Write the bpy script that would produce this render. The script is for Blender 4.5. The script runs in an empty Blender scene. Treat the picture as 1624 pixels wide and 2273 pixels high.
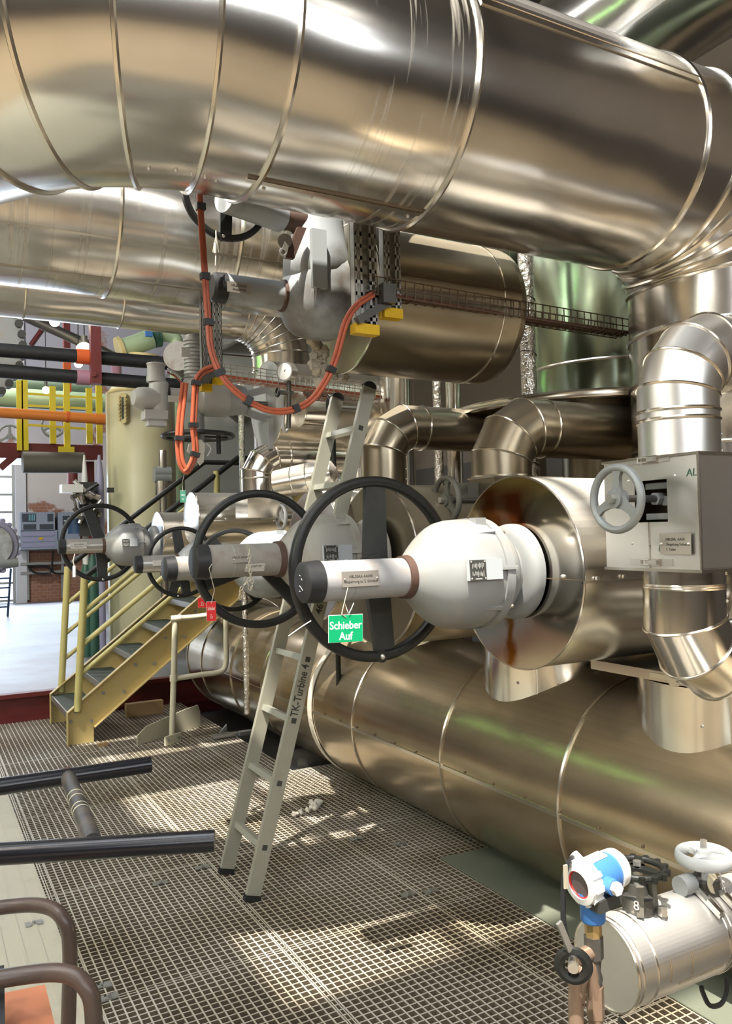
import bpy, math, random
from mathutils import Vector, Matrix
random.seed(7)
SC = bpy.context.scene
COL = SC.collection
PI = math.pi
rad = math.radians

# ------------------------------------------------------------------ camera
EYE = Vector((0.0, 0.0, 1.65))
FOC, CX, CY = 1816.0, 812.0, 1136.5          # focal length and centre in pixels of the 1624 x 2273 frame
CAM_R = Vector((0.87541116, -0.48283958, -0.02283067))   # image right
CAM_D = Vector((-0.00785884, 0.03300849, -0.99942417))   # image down
CAM_F = Vector((0.48331515, 0.8750865, 0.02510145))      # view direction
cam_data = bpy.data.cameras.new('camera')
cam = bpy.data.objects.new('camera', cam_data)
COL.objects.link(cam)
m3 = Matrix((CAM_R, -CAM_D, -CAM_F)).transposed()
cam.matrix_world = Matrix.Translation(EYE) @ m3.to_4x4()
cam_data.sensor_fit = 'HORIZONTAL'
cam_data.sensor_width = 36.0
cam_data.lens = FOC * 36.0 / 1624.0
cam_data.clip_start = 0.05
cam_data.clip_end = 200
SC.camera = cam
SC.view_settings.view_transform = 'Standard'
SC.view_settings.look = 'None'
SC.view_settings.gamma = 1.0
SC.view_settings.use_curve_mapping = False
SC.view_settings.exposure = 0.45
SC.cycles.max_bounces = 8
SC.cycles.diffuse_bounces = 4
SC.cycles.glossy_bounces = 5
SC.cycles.caustics_reflective = False
SC.cycles.caustics_refractive = False
SC.cycles.sample_clamp_indirect = 6.0

# ------------------------------------------------------------------ world, sun, daylight
world = bpy.data.worlds.new('world')
SC.world = world
world.use_nodes = True
wbg = world.node_tree.nodes['Background']
wbg.inputs[0].default_value = (0.80, 0.90, 1.0, 1)
wbg.inputs[1].default_value = 3.0

SUN_DIR = Vector((0.27, 0.27, -0.84)).normalized()
sun_d = bpy.data.lights.new('sun', 'SUN')
sun_d.energy = 8.0
sun_d.angle = rad(0.8)
sun_d.color = (1.0, 0.93, 0.82)
sun = bpy.data.objects.new('sun', sun_d)
COL.objects.link(sun)
sun.rotation_euler = SUN_DIR.to_track_quat('-Z', 'Y').to_euler()
sun.location = (-3, 0, 12)

def fill_point(name, loc, power, r, color):
    d = bpy.data.lights.new(name, 'POINT'); d.energy = power; d.shadow_soft_size = r; d.color = color
    o = bpy.data.objects.new(name, d); COL.objects.link(o); o.location = loc
fill_point('fill_point_mid', (-2.4, 5.6, 4.4), 300, 0.22, (1.0, 0.93, 0.82))  # unseen fill, added to brighten the casings in the middle distance
fill_point('fill_point_high', (0.3, 14.5, 6.4), 480, 0.22, (0.95, 0.95, 1.0))  # unseen fill, added to brighten the plaster wall at the back
fill_point('fill_point_high', (-3.0, 0.5, 6.6), 260, 0.22, (1.0, 0.88, 0.70))  # unseen warm fill, added over the near side

def area(name, loc, target, sx, sy, power, color):
    d = bpy.data.lights.new(name, 'AREA')
    d.shape = 'RECTANGLE'; d.size = sx; d.size_y = sy; d.energy = power; d.color = color
    o = bpy.data.objects.new(name, d)
    COL.objects.link(o)
    o.location = loc
    o.rotation_euler = (Vector(target) - Vector(loc)).to_track_quat('-Z', 'Y').to_euler()
    return o
for yb, wd, pw in ((-4.2, 1.0, 90), (-1.5, 0.7, 70), (1.4, 1.0, 90), (5.2, 1.4, 150), (9.4, 1.6, 170)):
    area('roof_band_fill', (-2.2, yb, 7.85), (-2.2, yb, 0), 4.6, wd, pw, (0.97, 0.98, 1.0))  # added light bands under the closed roof, for streaks on the pipes
area('rear_band_fill', (0.0, -5.8, 4.2), (0.0, 5, 3.4), 9.0, 0.55, 170, (0.92, 0.96, 1.0))  # three added strips, no windows here, reflected as bands in the metal
area('rear_band_fill', (0.0, -5.8, 5.5), (0.0, 5, 3.8), 9.0, 0.30, 70, (0.92, 0.96, 1.0))
area('rear_band_fill', (0.0, -5.8, 6.9), (0.0, 5, 4.2), 9.0, 0.35, 80, (1.0, 0.95, 0.88))
area('side_fill', (-6.8, 3.0, 4.6), (0, 3.0, 2.4), 10.0, 1.2, 230, (0.98, 0.95, 0.90))  # added fill light, this wall has no window
area('far_window_glow', (2.0, 19.4, 2.2), (2.0, 5, 1.6), 3.5, 3.6, 120, (0.74, 0.86, 1.0))

# ------------------------------------------------------------------ picture to place
def ray(px, py):
    return CAM_F + CAM_R * ((px - CX) / FOC) + CAM_D * ((py - CY) / FOC)
def at_y(px, py, y):
    d = ray(px, py); return EYE + d * (y / d.y)
def at_x(px, py, x):
    d = ray(px, py); return EYE + d * (x / d.x)
def at_z(px, py, z):
    d = ray(px, py); return EYE + d * ((z - EYE.z) / d.z)

# ------------------------------------------------------------------ mesh building
def V(*a):
    return Vector(a) if len(a) > 1 else Vector(a[0])
X, Y, Z = V(1, 0, 0), V(0, 1, 0), V(0, 0, 1)
def frame(d):
    d = Vector(d).normalized()
    h = Z if abs(d.z) < 0.9 else X
    u = h.cross(d).normalized()
    return u, d.cross(u).normalized(), d

class MB:
    def __init__(self):
        self.v = []; self.f = []
    def add(self, verts, faces):
        b = len(self.v)
        self.v += [Vector(p) for p in verts]
        self.f += [[i + b for i in f] for f in faces]
        return self
    def obox(self, c, a, b, h):
        c, a, b, h = Vector(c), Vector(a), Vector(b), Vector(h)
        vs = [c + a * i + b * j + h * k for k in (-1, 1) for j in (-1, 1) for i in (-1, 1)]
        fs = [(0, 2, 3, 1), (4, 5, 7, 6), (0, 1, 5, 4), (2, 6, 7, 3), (0, 4, 6, 2), (1, 3, 7, 5)]
        if a.cross(b).dot(h) < 0: fs = [f[::-1] for f in fs]
        return self.add(vs, fs)
    def box(self, x0, x1, y0, y1, z0, z1):
        return self.obox(((x0 + x1) / 2, (y0 + y1) / 2, (z0 + z1) / 2), X * abs(x1 - x0) / 2, Y * abs(y1 - y0) / 2, Z * abs(z1 - z0) / 2)
    def bar(self, p, q, w, h, up=Z):
        p, q = Vector(p), Vector(q); d = (q - p); L = d.length; d.normalize()
        s = d.cross(Vector(up))
        if s.length < 1e-4: s = d.cross(X)
        s.normalize(); n = s.cross(d)
        return self.obox((p + q) / 2, d * L / 2, s * w / 2, n * h / 2)
    def cyl(self, p, q, r, r2=None, seg=24, caps=True):
        p, q = Vector(p), Vector(q); r2 = r if r2 is None else r2
        L = (q - p).length
        return self.lathe(p, q - p, ([(0, 0)] if caps else []) + [(0, r), (L, r2)] + ([(L, 0)] if caps else []), seg)
    def lathe(self, o, d, prof, seg=32, closed=False, arc=None):
        o = Vector(o); u, w, d = frame(d)
        vs, fs, idx = [], [], []
        a0, a1 = (0, 2 * PI) if arc is None else arc
        n = seg if arc is None else seg + 1
        for s, r in prof:
            if r < 1e-7:
                idx.append([len(vs)] * n); vs.append(o + d * s)
            else:
                st = len(vs); idx.append(list(range(st, st + n)))
                for k in range(n):
                    t = a0 + (a1 - a0) * k / seg
                    vs.append(o + d * s + (u * math.cos(t) + w * math.sin(t)) * r)
        m = len(prof)
        for i in range(m if closed else m - 1):
            A, B = idx[i], idx[(i + 1) % m]
            for k in range(seg):
                l = (k + 1) % n
                q = [A[k], A[l], B[l], B[k]]
                q2 = []
                for z in q:
                    if z not in q2: q2.append(z)
                if len(q2) > 2: fs.append(q2)
        return self.add(vs, fs)
    def torus(self, c, d, R, rw, ra=None, seg=48, sub=10, arc=None):
        """ring about d: rw half width in radius, ra half width along the axis, rounded section"""
        ra = rw if ra is None else ra
        prof = [(ra * math.sin(2 * PI * k / sub), R + rw * math.cos(2 * PI * k / sub)) for k in range(sub)]
        return self.lathe(c, d, prof, seg, closed=True, arc=arc)
    def sphere(self, c, r, seg=16, half=None, d=Z, squash=1.0):
        n = max(6, seg // 2); lo, hi = (-PI / 2, PI / 2) if half is None else half
        prof = []
        for k in range(n + 1):
            t = lo + (hi - lo) * k / n
            prof.append((r * squash * math.sin(t), max(0, r * math.cos(t)) if abs(math.cos(t)) > 1e-6 else 0))
        return self.lathe(c, d, prof, seg)
    def sweep(self, pts, r, seg=12, closed=False, caps=True, rings=None):
        pts = [Vector(p) for p in pts]; n = len(pts)
        if closed:
            dirs = [(pts[(i + 1) % n] - pts[i]).normalized() for i in range(n)]
        else:
            dirs = [(pts[i + 1] - pts[i]).normalized() for i in range(n - 1)]
        u, w, _ = frame(dirs[-1] if closed else dirs[0])
        offs = [(u * math.cos(2 * PI * k / seg) + w * math.sin(2 * PI * k / seg)) * r for k in range(seg)]
        vs, fs = [], []
        out = []
        for i in range(n):
            if closed: a, b = dirs[i - 1], dirs[i]
            else: a, b = dirs[max(0, i - 1)], dirs[min(n - 2, i)]
            nn = (a + b)
            if nn.length < 1e-6: nn = a
            nn.normalize()
            ring = []
            for k in range(seg):
                o = offs[k]; o2 = o - a * (o.dot(nn) / max(0.2, a.dot(nn)))
                ring.append(pts[i] + o2)
                p = o2 - b * o2.dot(b)
                offs[k] = p.normalized() * r if p.length > 1e-9 else p
            out.append(ring); vs += ring
        for i in range(n if closed else n - 1):
            A, B = i * seg, ((i + 1) % n) * seg
            if closed and i == n - 1:
                s = min(range(seg), key=lambda q: (out[0][q] - out[n - 1][0]).length)
            else: s = 0
            for k in range(seg):
                fs.append((A + k, A + (k + 1) % seg, B + (k + 1 + s) % seg, B + (k + s) % seg))
        if caps and not closed:
            fs.append(tuple(range(seg))[::-1]); fs.append(tuple(range((n - 1) * seg, n * seg)))
        if rings is not None: rings += out
        return self.add(vs, fs)
    def lump(self, c, r, rnd, seg=9):
        b = len(self.v); self.sphere(c, r, seg); c = Vector(c)
        for i in range(b, len(self.v)):
            self.v[i] = c + (self.v[i] - c) * rnd.uniform(0.55, 1.45)
        return self
    def prism(self, poly, vec):
        n = len(poly); vec = Vector(vec)
        vs = [Vector(p) for p in poly] + [Vector(p) + vec for p in poly]
        fs = [tuple(range(n))[::-1], tuple(range(n, 2 * n))] + [(i, (i + 1) % n, n + (i + 1) % n, n + i) for i in range(n)]
        return self.add(vs, fs)

def make(name, mb, mat, loc=(0, 0, 0), parent=None, sharp=32):
    me = bpy.data.meshes.new(name)
    L = Vector(loc)
    me.from_pydata([tuple(p - L) for p in mb.v], [], mb.f)
    me.update()
    import bmesh
    bm = bmesh.new(); bm.from_mesh(me)
    bmesh.ops.recalc_face_normals(bm, faces=bm.faces)
    bm.to_mesh(me); bm.free()
    me.polygons.foreach_set('use_smooth', [True] * len(me.polygons))
    me.set_sharp_from_angle(angle=rad(sharp))
    me.materials.append(mat)
    o = bpy.data.objects.new(name, me)
    COL.objects.link(o)
    if parent is not None:
        o.parent = parent
    else:
        o.location = L
    return o

class Thing:
    """an Empty at the thing's base that parents its parts; part meshes are given in world coordinates"""
    def __init__(self, name, label, cat, loc, group=None):
        self.loc = Vector(loc)
        self.o = bpy.data.objects.new(name, None)
        self.o.empty_display_size = 0.1
        COL.objects.link(self.o)
        self.o.location = self.loc
        self.o['label'] = label; self.o['category'] = cat
        if group: self.o['group'] = group
    def part(self, name, mb, mat, label=None, on=None, sharp=32):
        o = make(name, mb, mat, self.loc, self.o if on is None else on, sharp)
        if label: o['label'] = label
        return o

def solo(name, mb, mat, label, cat, loc, group=None, sharp=32, kind=None):
    o = make(name, mb, mat, loc, None, sharp)
    o['label'] = label; o['category'] = cat
    if group: o['group'] = group
    if kind: o['kind'] = kind
    return o

def struct(name, mb, mat, loc=(0, 0, 0), parent=None):
    o = make(name, mb, mat, loc, parent)
    if parent is None: o['kind'] = 'structure'
    return o

def copy_thing(root, shift, label, group=None, rotz=0):
    r = root.copy(); COL.objects.link(r)
    r.location = root.location + Vector(shift); r.rotation_euler.z = root.rotation_euler.z + rotz
    r['label'] = label
    if group: r['group'] = group
    for ch in list(root.children):
        c = ch.copy(); COL.objects.link(c); c.parent = r
        for g in list(ch.children):
            d = g.copy(); COL.objects.link(d); d.parent = c
    return r

def text_mb(s, size, o, ux, uy, depth=0.001, align='LEFT', bold=0.0, squeeze=1.0):
    cu = bpy.data.curves.new('lettering', 'FONT')
    cu.body = s; cu.size = size; cu.extrude = depth; cu.align_x = align; cu.align_y = 'CENTER'; cu.offset = bold
    cu.resolution_u = 3
    ob = bpy.data.objects.new('lettering_source', cu)
    COL.objects.link(ob)
    dg = bpy.context.evaluated_depsgraph_get()
    me = bpy.data.meshes.new_from_object(ob.evaluated_get(dg))
    ux, uy = Vector(ux).normalized(), Vector(uy).normalized(); n = ux.cross(uy); o = Vector(o)
    mb = MB().add([o + ux * v.co.x * squeeze + uy * v.co.y + n * v.co.z for v in me.vertices], [tuple(p.vertices) for p in me.polygons])
    bpy.data.objects.remove(ob); bpy.data.curves.remove(cu); bpy.data.meshes.remove(me)
    return mb

# ------------------------------------------------------------------ materials
def new_mat(name):
    m = bpy.data.materials.new(name); m.use_nodes = True
    nt = m.node_tree
    return m, nt, nt.nodes['Principled BSDF'], nt.nodes['Material Output']
def node(nt, kind, **kw):
    n = nt.nodes.new(kind)
    for k, v in kw.items(): setattr(n, k, v)
    return n
def noise(nt, scale, detail=3, stretch=None, coords='Object', rough=0.5):
    tc = node(nt, 'ShaderNodeTexCoord')
    n = node(nt, 'ShaderNodeTexNoise')
    n.inputs['Scale'].default_value = scale; n.inputs['Detail'].default_value = detail; n.inputs['Roughness'].default_value = rough
    if stretch:
        mp = node(nt, 'ShaderNodeMapping'); mp.inputs['Scale'].default_value = stretch
        nt.links.new(tc.outputs[coords], mp.inputs[0]); nt.links.new(mp.outputs[0], n.inputs['Vector'])
    else:
        nt.links.new(tc.outputs[coords], n.inputs['Vector'])
    return n.outputs['Fac']
def ramp(nt, fac, a, b, va=0.0, vb=1.0):
    n = node(nt, 'ShaderNodeMapRange')
    n.inputs['From Min'].default_value = a; n.inputs['From Max'].default_value = b
    n.inputs['To Min'].default_value = va; n.inputs['To Max'].default_value = vb
    nt.links.new(fac, n.inputs['Value'])
    return n.outputs['Result']
def mixc(nt, fac, a, b):
    n = node(nt, 'ShaderNodeMix', data_type='RGBA')
    if isinstance(fac, float): n.inputs[0].default_value = fac
    else: nt.links.new(fac, n.inputs[0])
    for s, c in ((6, a), (7, b)):
        if isinstance(c, tuple): n.inputs[s].default_value = (*c, 1)
        else: nt.links.new(c, n.inputs[s])
    return n.outputs[2]
def math_(nt, op, a, b):
    n = node(nt, 'ShaderNodeMath', operation=op)
    for i, v in enumerate((a, b)):
        if isinstance(v, (int, float)): n.inputs[i].default_value = v
        else: nt.links.new(v, n.inputs[i])
    return n.outputs[0]

def paint(name, col, rough=0.45, dirt=0.25, dirtcol=None, scale=5.0, metal=0.0, patch=0.58, bump=0.0):
    m, nt, b, out = new_mat(name)
    dc = dirtcol or tuple(c * 0.55 for c in col)
    f = noise(nt, scale, 5, rough=0.6)
    f = ramp(nt, f, patch - 0.08, patch + 0.16, 0, dirt)
    nt.links.new(mixc(nt, f, col, dc), b.inputs['Base Color'])
    b.inputs['Roughness'].default_value = rough; b.inputs['Metallic'].default_value = metal
    if bump:
        bp = node(nt, 'ShaderNodeBump'); bp.inputs['Strength'].default_value = bump; bp.inputs['Distance'].default_value = 0.01
        nt.links.new(noise(nt, scale * 8, 3), bp.inputs['Height']); nt.links.new(bp.outputs[0], b.inputs['Normal'])
    return m

def cladding(name, col=(0.80, 0.77, 0.72), rough=0.22, dust=0.0, dustcol=(0.50, 0.45, 0.38), wave=0.05, drips=None, dripmask=None, grime=0.0, dlo=0.15):
    """insulation jacket sheet: metal, slightly wavy, with settled dust on its upper side and run marks"""
    m, nt, b, out = new_mat(name)
    n1 = noise(nt, 4.0, 4)
    nt.links.new(mixc(nt, ramp(nt, n1, 0.35, 0.7), col, tuple(c * 0.88 for c in col)), b.inputs['Base Color'])
    b.inputs['Metallic'].default_value = 1.0
    b.inputs['Roughness'].default_value = rough
    bp = node(nt, 'ShaderNodeBump'); bp.inputs['Strength'].default_value = 1.0; bp.inputs['Distance'].default_value = wave
    nt.links.new(noise(nt, 1.6, 1), bp.inputs['Height']); nt.links.new(bp.outputs[0], b.inputs['Normal'])
    cur = b.outputs[0]
    def over(fac, colr, rgh=0.8):
        nonlocal cur
        p = node(nt, 'ShaderNodeBsdfPrincipled'); p.inputs['Base Color'].default_value = (*colr, 1); p.inputs['Roughness'].default_value = rgh
        mx = node(nt, 'ShaderNodeMixShader')
        nt.links.new(fac, mx.inputs[0]); nt.links.new(cur, mx.inputs[1]); nt.links.new(p.outputs[0], mx.inputs[2])
        cur = mx.outputs[0]
    if dust:
        g = node(nt, 'ShaderNodeNewGeometry'); s = node(nt, 'ShaderNodeSeparateXYZ')
        nt.links.new(g.outputs['True Normal'], s.inputs[0])
        up = ramp(nt, s.outputs[2], dlo, 0.9)
        over(math_(nt, 'MULTIPLY', up, ramp(nt, noise(nt, 2.0, 2), 0.2, 0.75, 0.75 * dust, dust)), dustcol)
    if grime:
        over(ramp(nt, noise(nt, 1.4, 3), 0.40, 0.80, 0, grime), (0.13, 0.10, 0.06), 0.5)
    if drips:
        f = ramp(nt, noise(nt, 1.0, 2, stretch=drips), 0.56, 0.66, 0, 0.5)
        if dripmask:
            tc = node(nt, 'ShaderNodeTexCoord'); s = node(nt, 'ShaderNodeSeparateXYZ'); nt.links.new(tc.outputs['Object'], s.inputs[0])
            a, c = dripmask
            w = math_(nt, 'MULTIPLY', ramp(nt, s.outputs[0], a - .05, a + .05), ramp(nt, s.outputs[0], c + .05, c - .05))
            f = math_(nt, 'MULTIPLY', f, w)
        over(f, (0.62, 0.58, 0.50), 0.5)
    nt.links.new(cur, out.inputs[0])
    return m

def emit(name, col, s):
    m, nt, b, out = new_mat(name)
    e = node(nt, 'ShaderNodeEmission'); e.inputs[0].default_value = (*col, 1); e.inputs[1].default_value = s
    nt.links.new(e.outputs[0], out.inputs[0])
    return m

M = {}
M['clad'] = cladding('aluminium_cladding', (0.86, 0.83, 0.78), 0.20, dust=0.25)
M['clad_big'] = cladding('overhead_cladding', (0.80, 0.77, 0.72), 0.20, dust=0.85, dustcol=(0.46, 0.43, 0.40), dlo=0.45, wave=0.03, drips=(40, 2.0, 2.0), dripmask=(-2.10, -1.70))
M['clad_back'] = cladding('run_marked_cladding', (0.84, 0.81, 0.76), 0.22, drips=(30, 1.0, 1.0), dust=0.3)
M['clad_floor'] = cladding('floor_pipe_cladding', (0.66, 0.55, 0.39), 0.24, dust=0.90, dustcol=(0.30, 0.235, 0.145), wave=0.025, dlo=0.12)
M['clad_dusty'] = cladding('dusty_cladding', (0.42, 0.36, 0.26), 0.28, dust=0.8, dustcol=(0.33, 0.28, 0.20), wave=0.03, grime=0.35)
M['pale_sheet'] = paint('pale_sheet', (0.62, 0.62, 0.60), 0.35, 0.2, metal=0.35)
M['clad_green_glint'] = cladding('green_glint_jacket', (0.36, 0.43, 0.34), 0.20, wave=0.04)  # green reflection of the strip lights tinted into the metal
M['enamel_light'] = paint('light_grey_enamel', (0.56, 0.57, 0.57), 0.4, 0.15)
M['black_gloss'] = paint('glossy_black', (0.010, 0.011, 0.016), 0.22, 0.2, (0.03, 0.03, 0.03), 8)
M['clad_bright'] = cladding('bright_cladding', (0.86, 0.83, 0.77), 0.17, dust=0.15, wave=0.03)
M['clad_matt'] = cladding('matt_aluminium_sheet', (0.84, 0.82, 0.78), 0.36, dust=0.3, wave=0.03)
M['clad_pale'] = cladding('pale_matt_jacket', (0.86, 0.84, 0.81), 0.34, dust=0.5, dustcol=(0.62, 0.60, 0.57), wave=0.02)
M['clad_valve'] = cladding('valve_jacket', (0.86, 0.82, 0.74), 0.24, dust=0.75, dustcol=(0.70, 0.66, 0.59), wave=0.03)
M['foil'] = cladding('crumpled_foil', (0.85, 0.82, 0.76), 0.25, wave=0.0)
def _crumple():
    nt = M['foil'].node_tree; b = nt.nodes['Principled BSDF']
    bp = node(nt, 'ShaderNodeBump'); bp.inputs['Strength'].default_value = 0.9; bp.inputs['Distance'].default_value = 0.02
    nt.links.new(noise(nt, 38, 3), bp.inputs['Height']); nt.links.new(bp.outputs[0], b.inputs['Normal'])
_crumple()
M['seam'] = cladding('bead_edge', (0.80, 0.75, 0.66), 0.22, wave=0.0)
M['seam_dark'] = paint('dark_joint', (0.16, 0.11, 0.06), 0.5)
M['enamel'] = paint('grey_enamel', (0.31, 0.32, 0.32), 0.36, 0.45, (0.34, 0.27, 0.19), 6, patch=.56)
M['enamel_dusty'] = paint('dusty_grey_enamel', (0.40, 0.385, 0.34), 0.5, 0.75, (0.20, 0.13, 0.08), 4.5, patch=0.55)
M['enamel_old'] = paint('soiled_grey_enamel', (0.42, 0.45, 0.47), 0.40, 0.95, (0.10, 0.07, 0.04), 2.6, patch=0.55)
M['plate_grey'] = paint('name_plate_grey', (0.48, 0.52, 0.54), 0.4, 0.1)
M['tube_grey'] = paint('tube_grey', (0.40, 0.40, 0.41), 0.35, 0.6, (0.36, 0.24, 0.15), 9, patch=.58)
M['tube_dusty'] = paint('tube_dusty', (0.34, 0.32, 0.29), 0.5, 0.7, (0.18, 0.10, 0.07), 9)
M['tube_steel'] = paint('tube_steel', (0.52, 0.50, 0.47), 0.3, 0.2, metal=0.5)
M['rust'] = paint('rust_brown', (0.10, 0.055, 0.04), 0.6, 0.5)
M['black'] = paint('black_lacquer', (0.009, 0.010, 0.009), 0.42, 0.3, (0.03, 0.028, 0.024), 6)
M['rubber'] = paint('black_rubber', (0.014, 0.015, 0.017), 0.5, 0.35, (0.05, 0.05, 0.05), 14)
M['spoke'] = paint('dark_grey_spoke', (0.028, 0.030, 0.028), 0.5, 0.4, (0.06, 0.06, 0.055), 12)
M['iron_grey'] = paint('grey_cast_iron', (0.30, 0.32, 0.32), 0.42, 0.3, (0.18, 0.17, 0.14), 18, metal=0.2)
M['iron_dust'] = paint('dusty_cast_iron', (0.16, 0.15, 0.12), 0.55, 0.4)
M['white'] = paint('white_print', (0.85, 0.85, 0.83), 0.5, 0.0)
M['print_grey'] = paint('grey_print', (0.42, 0.42, 0.40), 0.6, 0.0)
M['print'] = paint('dark_print', (0.05, 0.05, 0.045), 0.6, 0.0)
M['steel'] = paint('galvanised_steel', (0.50, 0.50, 0.48), 0.35, 0.3, metal=0.8, scale=20)
M['steel_dark'] = paint('dark_steel', (0.14, 0.135, 0.125), 0.4, 0.3, metal=0.7)
M['cable_dusty'] = paint('dusty_cable', (0.17, 0.065, 0.04), 0.6, 0.5, (0.10, 0.06, 0.04), 20)
M['steel_mid'] = paint('weathered_steel', (0.46, 0.45, 0.42), 0.4, 0.4, metal=0.7, scale=14)
M['steel_brown'] = paint('browned_steel', (0.20, 0.15, 0.10), 0.42, 0.3, metal=0.5)
M['bolt'] = paint('zinc_bolt', (0.72, 0.70, 0.66), 0.3, 0.1, metal=0.9)
M['grating'] = paint('grating_steel', (0.62, 0.58, 0.50), 0.45, 0.6, (0.34, 0.27, 0.17), 2.2, metal=0.2, patch=0.52)
def top_lit_grating():  # light painted by face direction: tops as if lit, sides as if shaded
    m, nt, b, out = new_mat('top_lit_grating')
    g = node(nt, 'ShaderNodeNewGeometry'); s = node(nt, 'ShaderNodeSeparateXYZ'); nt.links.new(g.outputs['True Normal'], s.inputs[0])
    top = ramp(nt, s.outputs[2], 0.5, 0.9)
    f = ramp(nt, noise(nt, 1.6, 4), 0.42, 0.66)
    bare = mixc(nt, f, (0.66, 0.62, 0.54), (0.46, 0.39, 0.28))  # lit tone for the top faces
    side_shade = mixc(nt, f, (0.20, 0.165, 0.115), (0.11, 0.085, 0.055))  # shade tone for the sides of the bars
    nt.links.new(mixc(nt, top, side_shade, bare), b.inputs['Base Color'])
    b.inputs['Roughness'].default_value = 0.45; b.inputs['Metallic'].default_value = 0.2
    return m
M['grating'] = top_lit_grating()
M['ladder'] = paint('ladder_aluminium', (0.44, 0.43, 0.35), 0.42, 0.3, (0.30, 0.28, 0.20), 9, metal=0.4)
M['ladder_step'] = paint('ladder_rung', (0.50, 0.50, 0.43), 0.40, 0.2, metal=0.5)
M['yellow_cap'] = paint('yellow_plastic', (0.85, 0.53, 0.01), 0.4, 0.05)
M['yellow_rail'] = paint('yellow_rail', (0.83, 0.66, 0.03), 0.4, 0.1)
M['stair'] = paint('stair_yellow', (0.62, 0.48, 0.20), 0.45, 0.4, (0.50, 0.40, 0.14), 5)
M['post'] = paint('post_yellow', (0.60, 0.53, 0.21), 0.42, 0.25)
M['tread'] = paint('tread_green', (0.045, 0.06, 0.05), 0.65, 0.5, (0.10, 0.11, 0.09), 60)
M['cream'] = paint('cream_paint', (0.66, 0.62, 0.46), 0.45, 0.35, (0.45, 0.38, 0.22), 8)
M['tank'] = paint('tank_cream', (0.60, 0.56, 0.36), 0.36, 0.3, (0.46, 0.40, 0.22), 1.5)
M['tank_flange'] = paint('tank_flange', (0.62, 0.52, 0.25), 0.45, 0.3)
M['red_steel'] = paint('oxide_red', (0.15, 0.022, 0.02), 0.45, 0.35, (0.07, 0.015, 0.012), 4)
M['orange'] = paint('orange_pipe', (0.80, 0.25, 0.04), 0.4, 0.15)
M['orange_cable'] = paint('orange_cable', (0.50, 0.12, 0.055), 0.42, 0.35, (0.26, 0.06, 0.03), 24)
M['orange_red'] = paint('orange_red', (0.72, 0.13, 0.03), 0.45, 0.1)
M['salmon'] = paint('salmon_panel', (0.66, 0.25, 0.13), 0.55, 0.25, (0.72, 0.36, 0.24), 5)
M['pale_green'] = paint('pale_green', (0.42, 0.55, 0.34), 0.4, 0.25)
M['pipe_green'] = paint('grey_green', (0.30, 0.40, 0.30), 0.4, 0.3)
M['mauve'] = paint('mauve', (0.42, 0.22, 0.30), 0.5, 0.1)
M['dark_green'] = paint('dark_green', (0.04, 0.12, 0.08), 0.45, 0.2)
M['blue'] = paint('transmitter_blue', (0.06, 0.20, 0.52), 0.35, 0.05)
M['blue_dark'] = paint('dark_blue', (0.03, 0.07, 0.16), 0.4, 0.1)
M['plastic_white'] = paint('white_plastic', (0.78, 0.78, 0.75), 0.35, 0.08)
M['brass'] = paint('brass', (0.55, 0.40, 0.18), 0.35, 0.2, metal=0.8)
M['copper'] = paint('bronzed_tube', (0.36, 0.25, 0.18), 0.35, 0.3, metal=0.5)
M['sign_green'] = paint('sign_green', (0.0, 0.33, 0.13), 0.35, 0.0)
M['sign_red'] = paint('sign_red', (0.72, 0.03, 0.03), 0.35, 0.0)
M['sign_dull'] = paint('sign_dull_green', (0.06, 0.26, 0.18), 0.45, 0.0)
M['sign_yellow'] = paint('sign_yellow', (0.85, 0.50, 0.02), 0.4, 0.0)
M['wire'] = paint('tie_wire', (0.62, 0.58, 0.46), 0.4, 0.0, metal=0.4)
M['cabinet'] = paint('cabinet_grey', (0.33, 0.38, 0.46), 0.4, 0.15)
M['panel_dark'] = paint('panel_dark', (0.06, 0.07, 0.09), 0.4, 0.1)
M['cyan'] = paint('cyan_label', (0.25, 0.60, 0.68), 0.5, 0.0)
M['lavender'] = paint('lavender_grey', (0.38, 0.37, 0.52), 0.45, 0.2)
M['wool'] = paint('mineral_wool', (0.60, 0.55, 0.45), 0.95, 0.4, bump=0.4)
M['plate_green'] = paint('plate_green', (0.17, 0.185, 0.14), 0.5, 0.5, (0.10, 0.10, 0.07), 3)
M['carton'] = paint('carton', (0.45, 0.30, 0.14), 0.8, 0.2)
M['cloth'] = paint('cloth', (0.78, 0.72, 0.60), 0.9, 0.1)
M['glass_dark'] = paint('display_glass', (0.09, 0.07, 0.07), 0.08, 0.0)
M['lamp'] = emit('lamp_glow', (1.0, 0.82, 0.55), 16)
M['tube_glow'] = emit('tube_glow', (0.42, 1.0, 0.26), 20)
def depth_of(p): return (Vector(p) - EYE).dot(CAM_F)
def span(p, px): return px / FOC * depth_of(p)

def arc_from(start, a, b, rb, k, ang):
    """mitre points of a bend of ang radians that starts at start along a and turns towards b; and the end point and direction"""
    start, a, b = Vector(start), Vector(a), Vector(b)
    c = start + b * rb; h = ang / k / 2
    P = [c + (a * math.sin(t) - b * math.cos(t)) * (rb / math.cos(h)) for t in [(i + .5) * ang / k for i in range(k)]]
    return P, c + (a * math.sin(ang) - b * math.cos(ang)) * rb, a * math.cos(ang) + b * math.sin(ang)

def arc_pts(corner, a, b, rb, k):
    corner, a, b = Vector(corner), Vector(a), Vector(b)
    c = corner - a * rb + b * rb
    return [c + (a * math.sin(t) - b * math.cos(t)) * (rb / math.cos(PI / 4 / k)) for t in [(i + .5) * PI / 2 / k for i in range(k)]]

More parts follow.
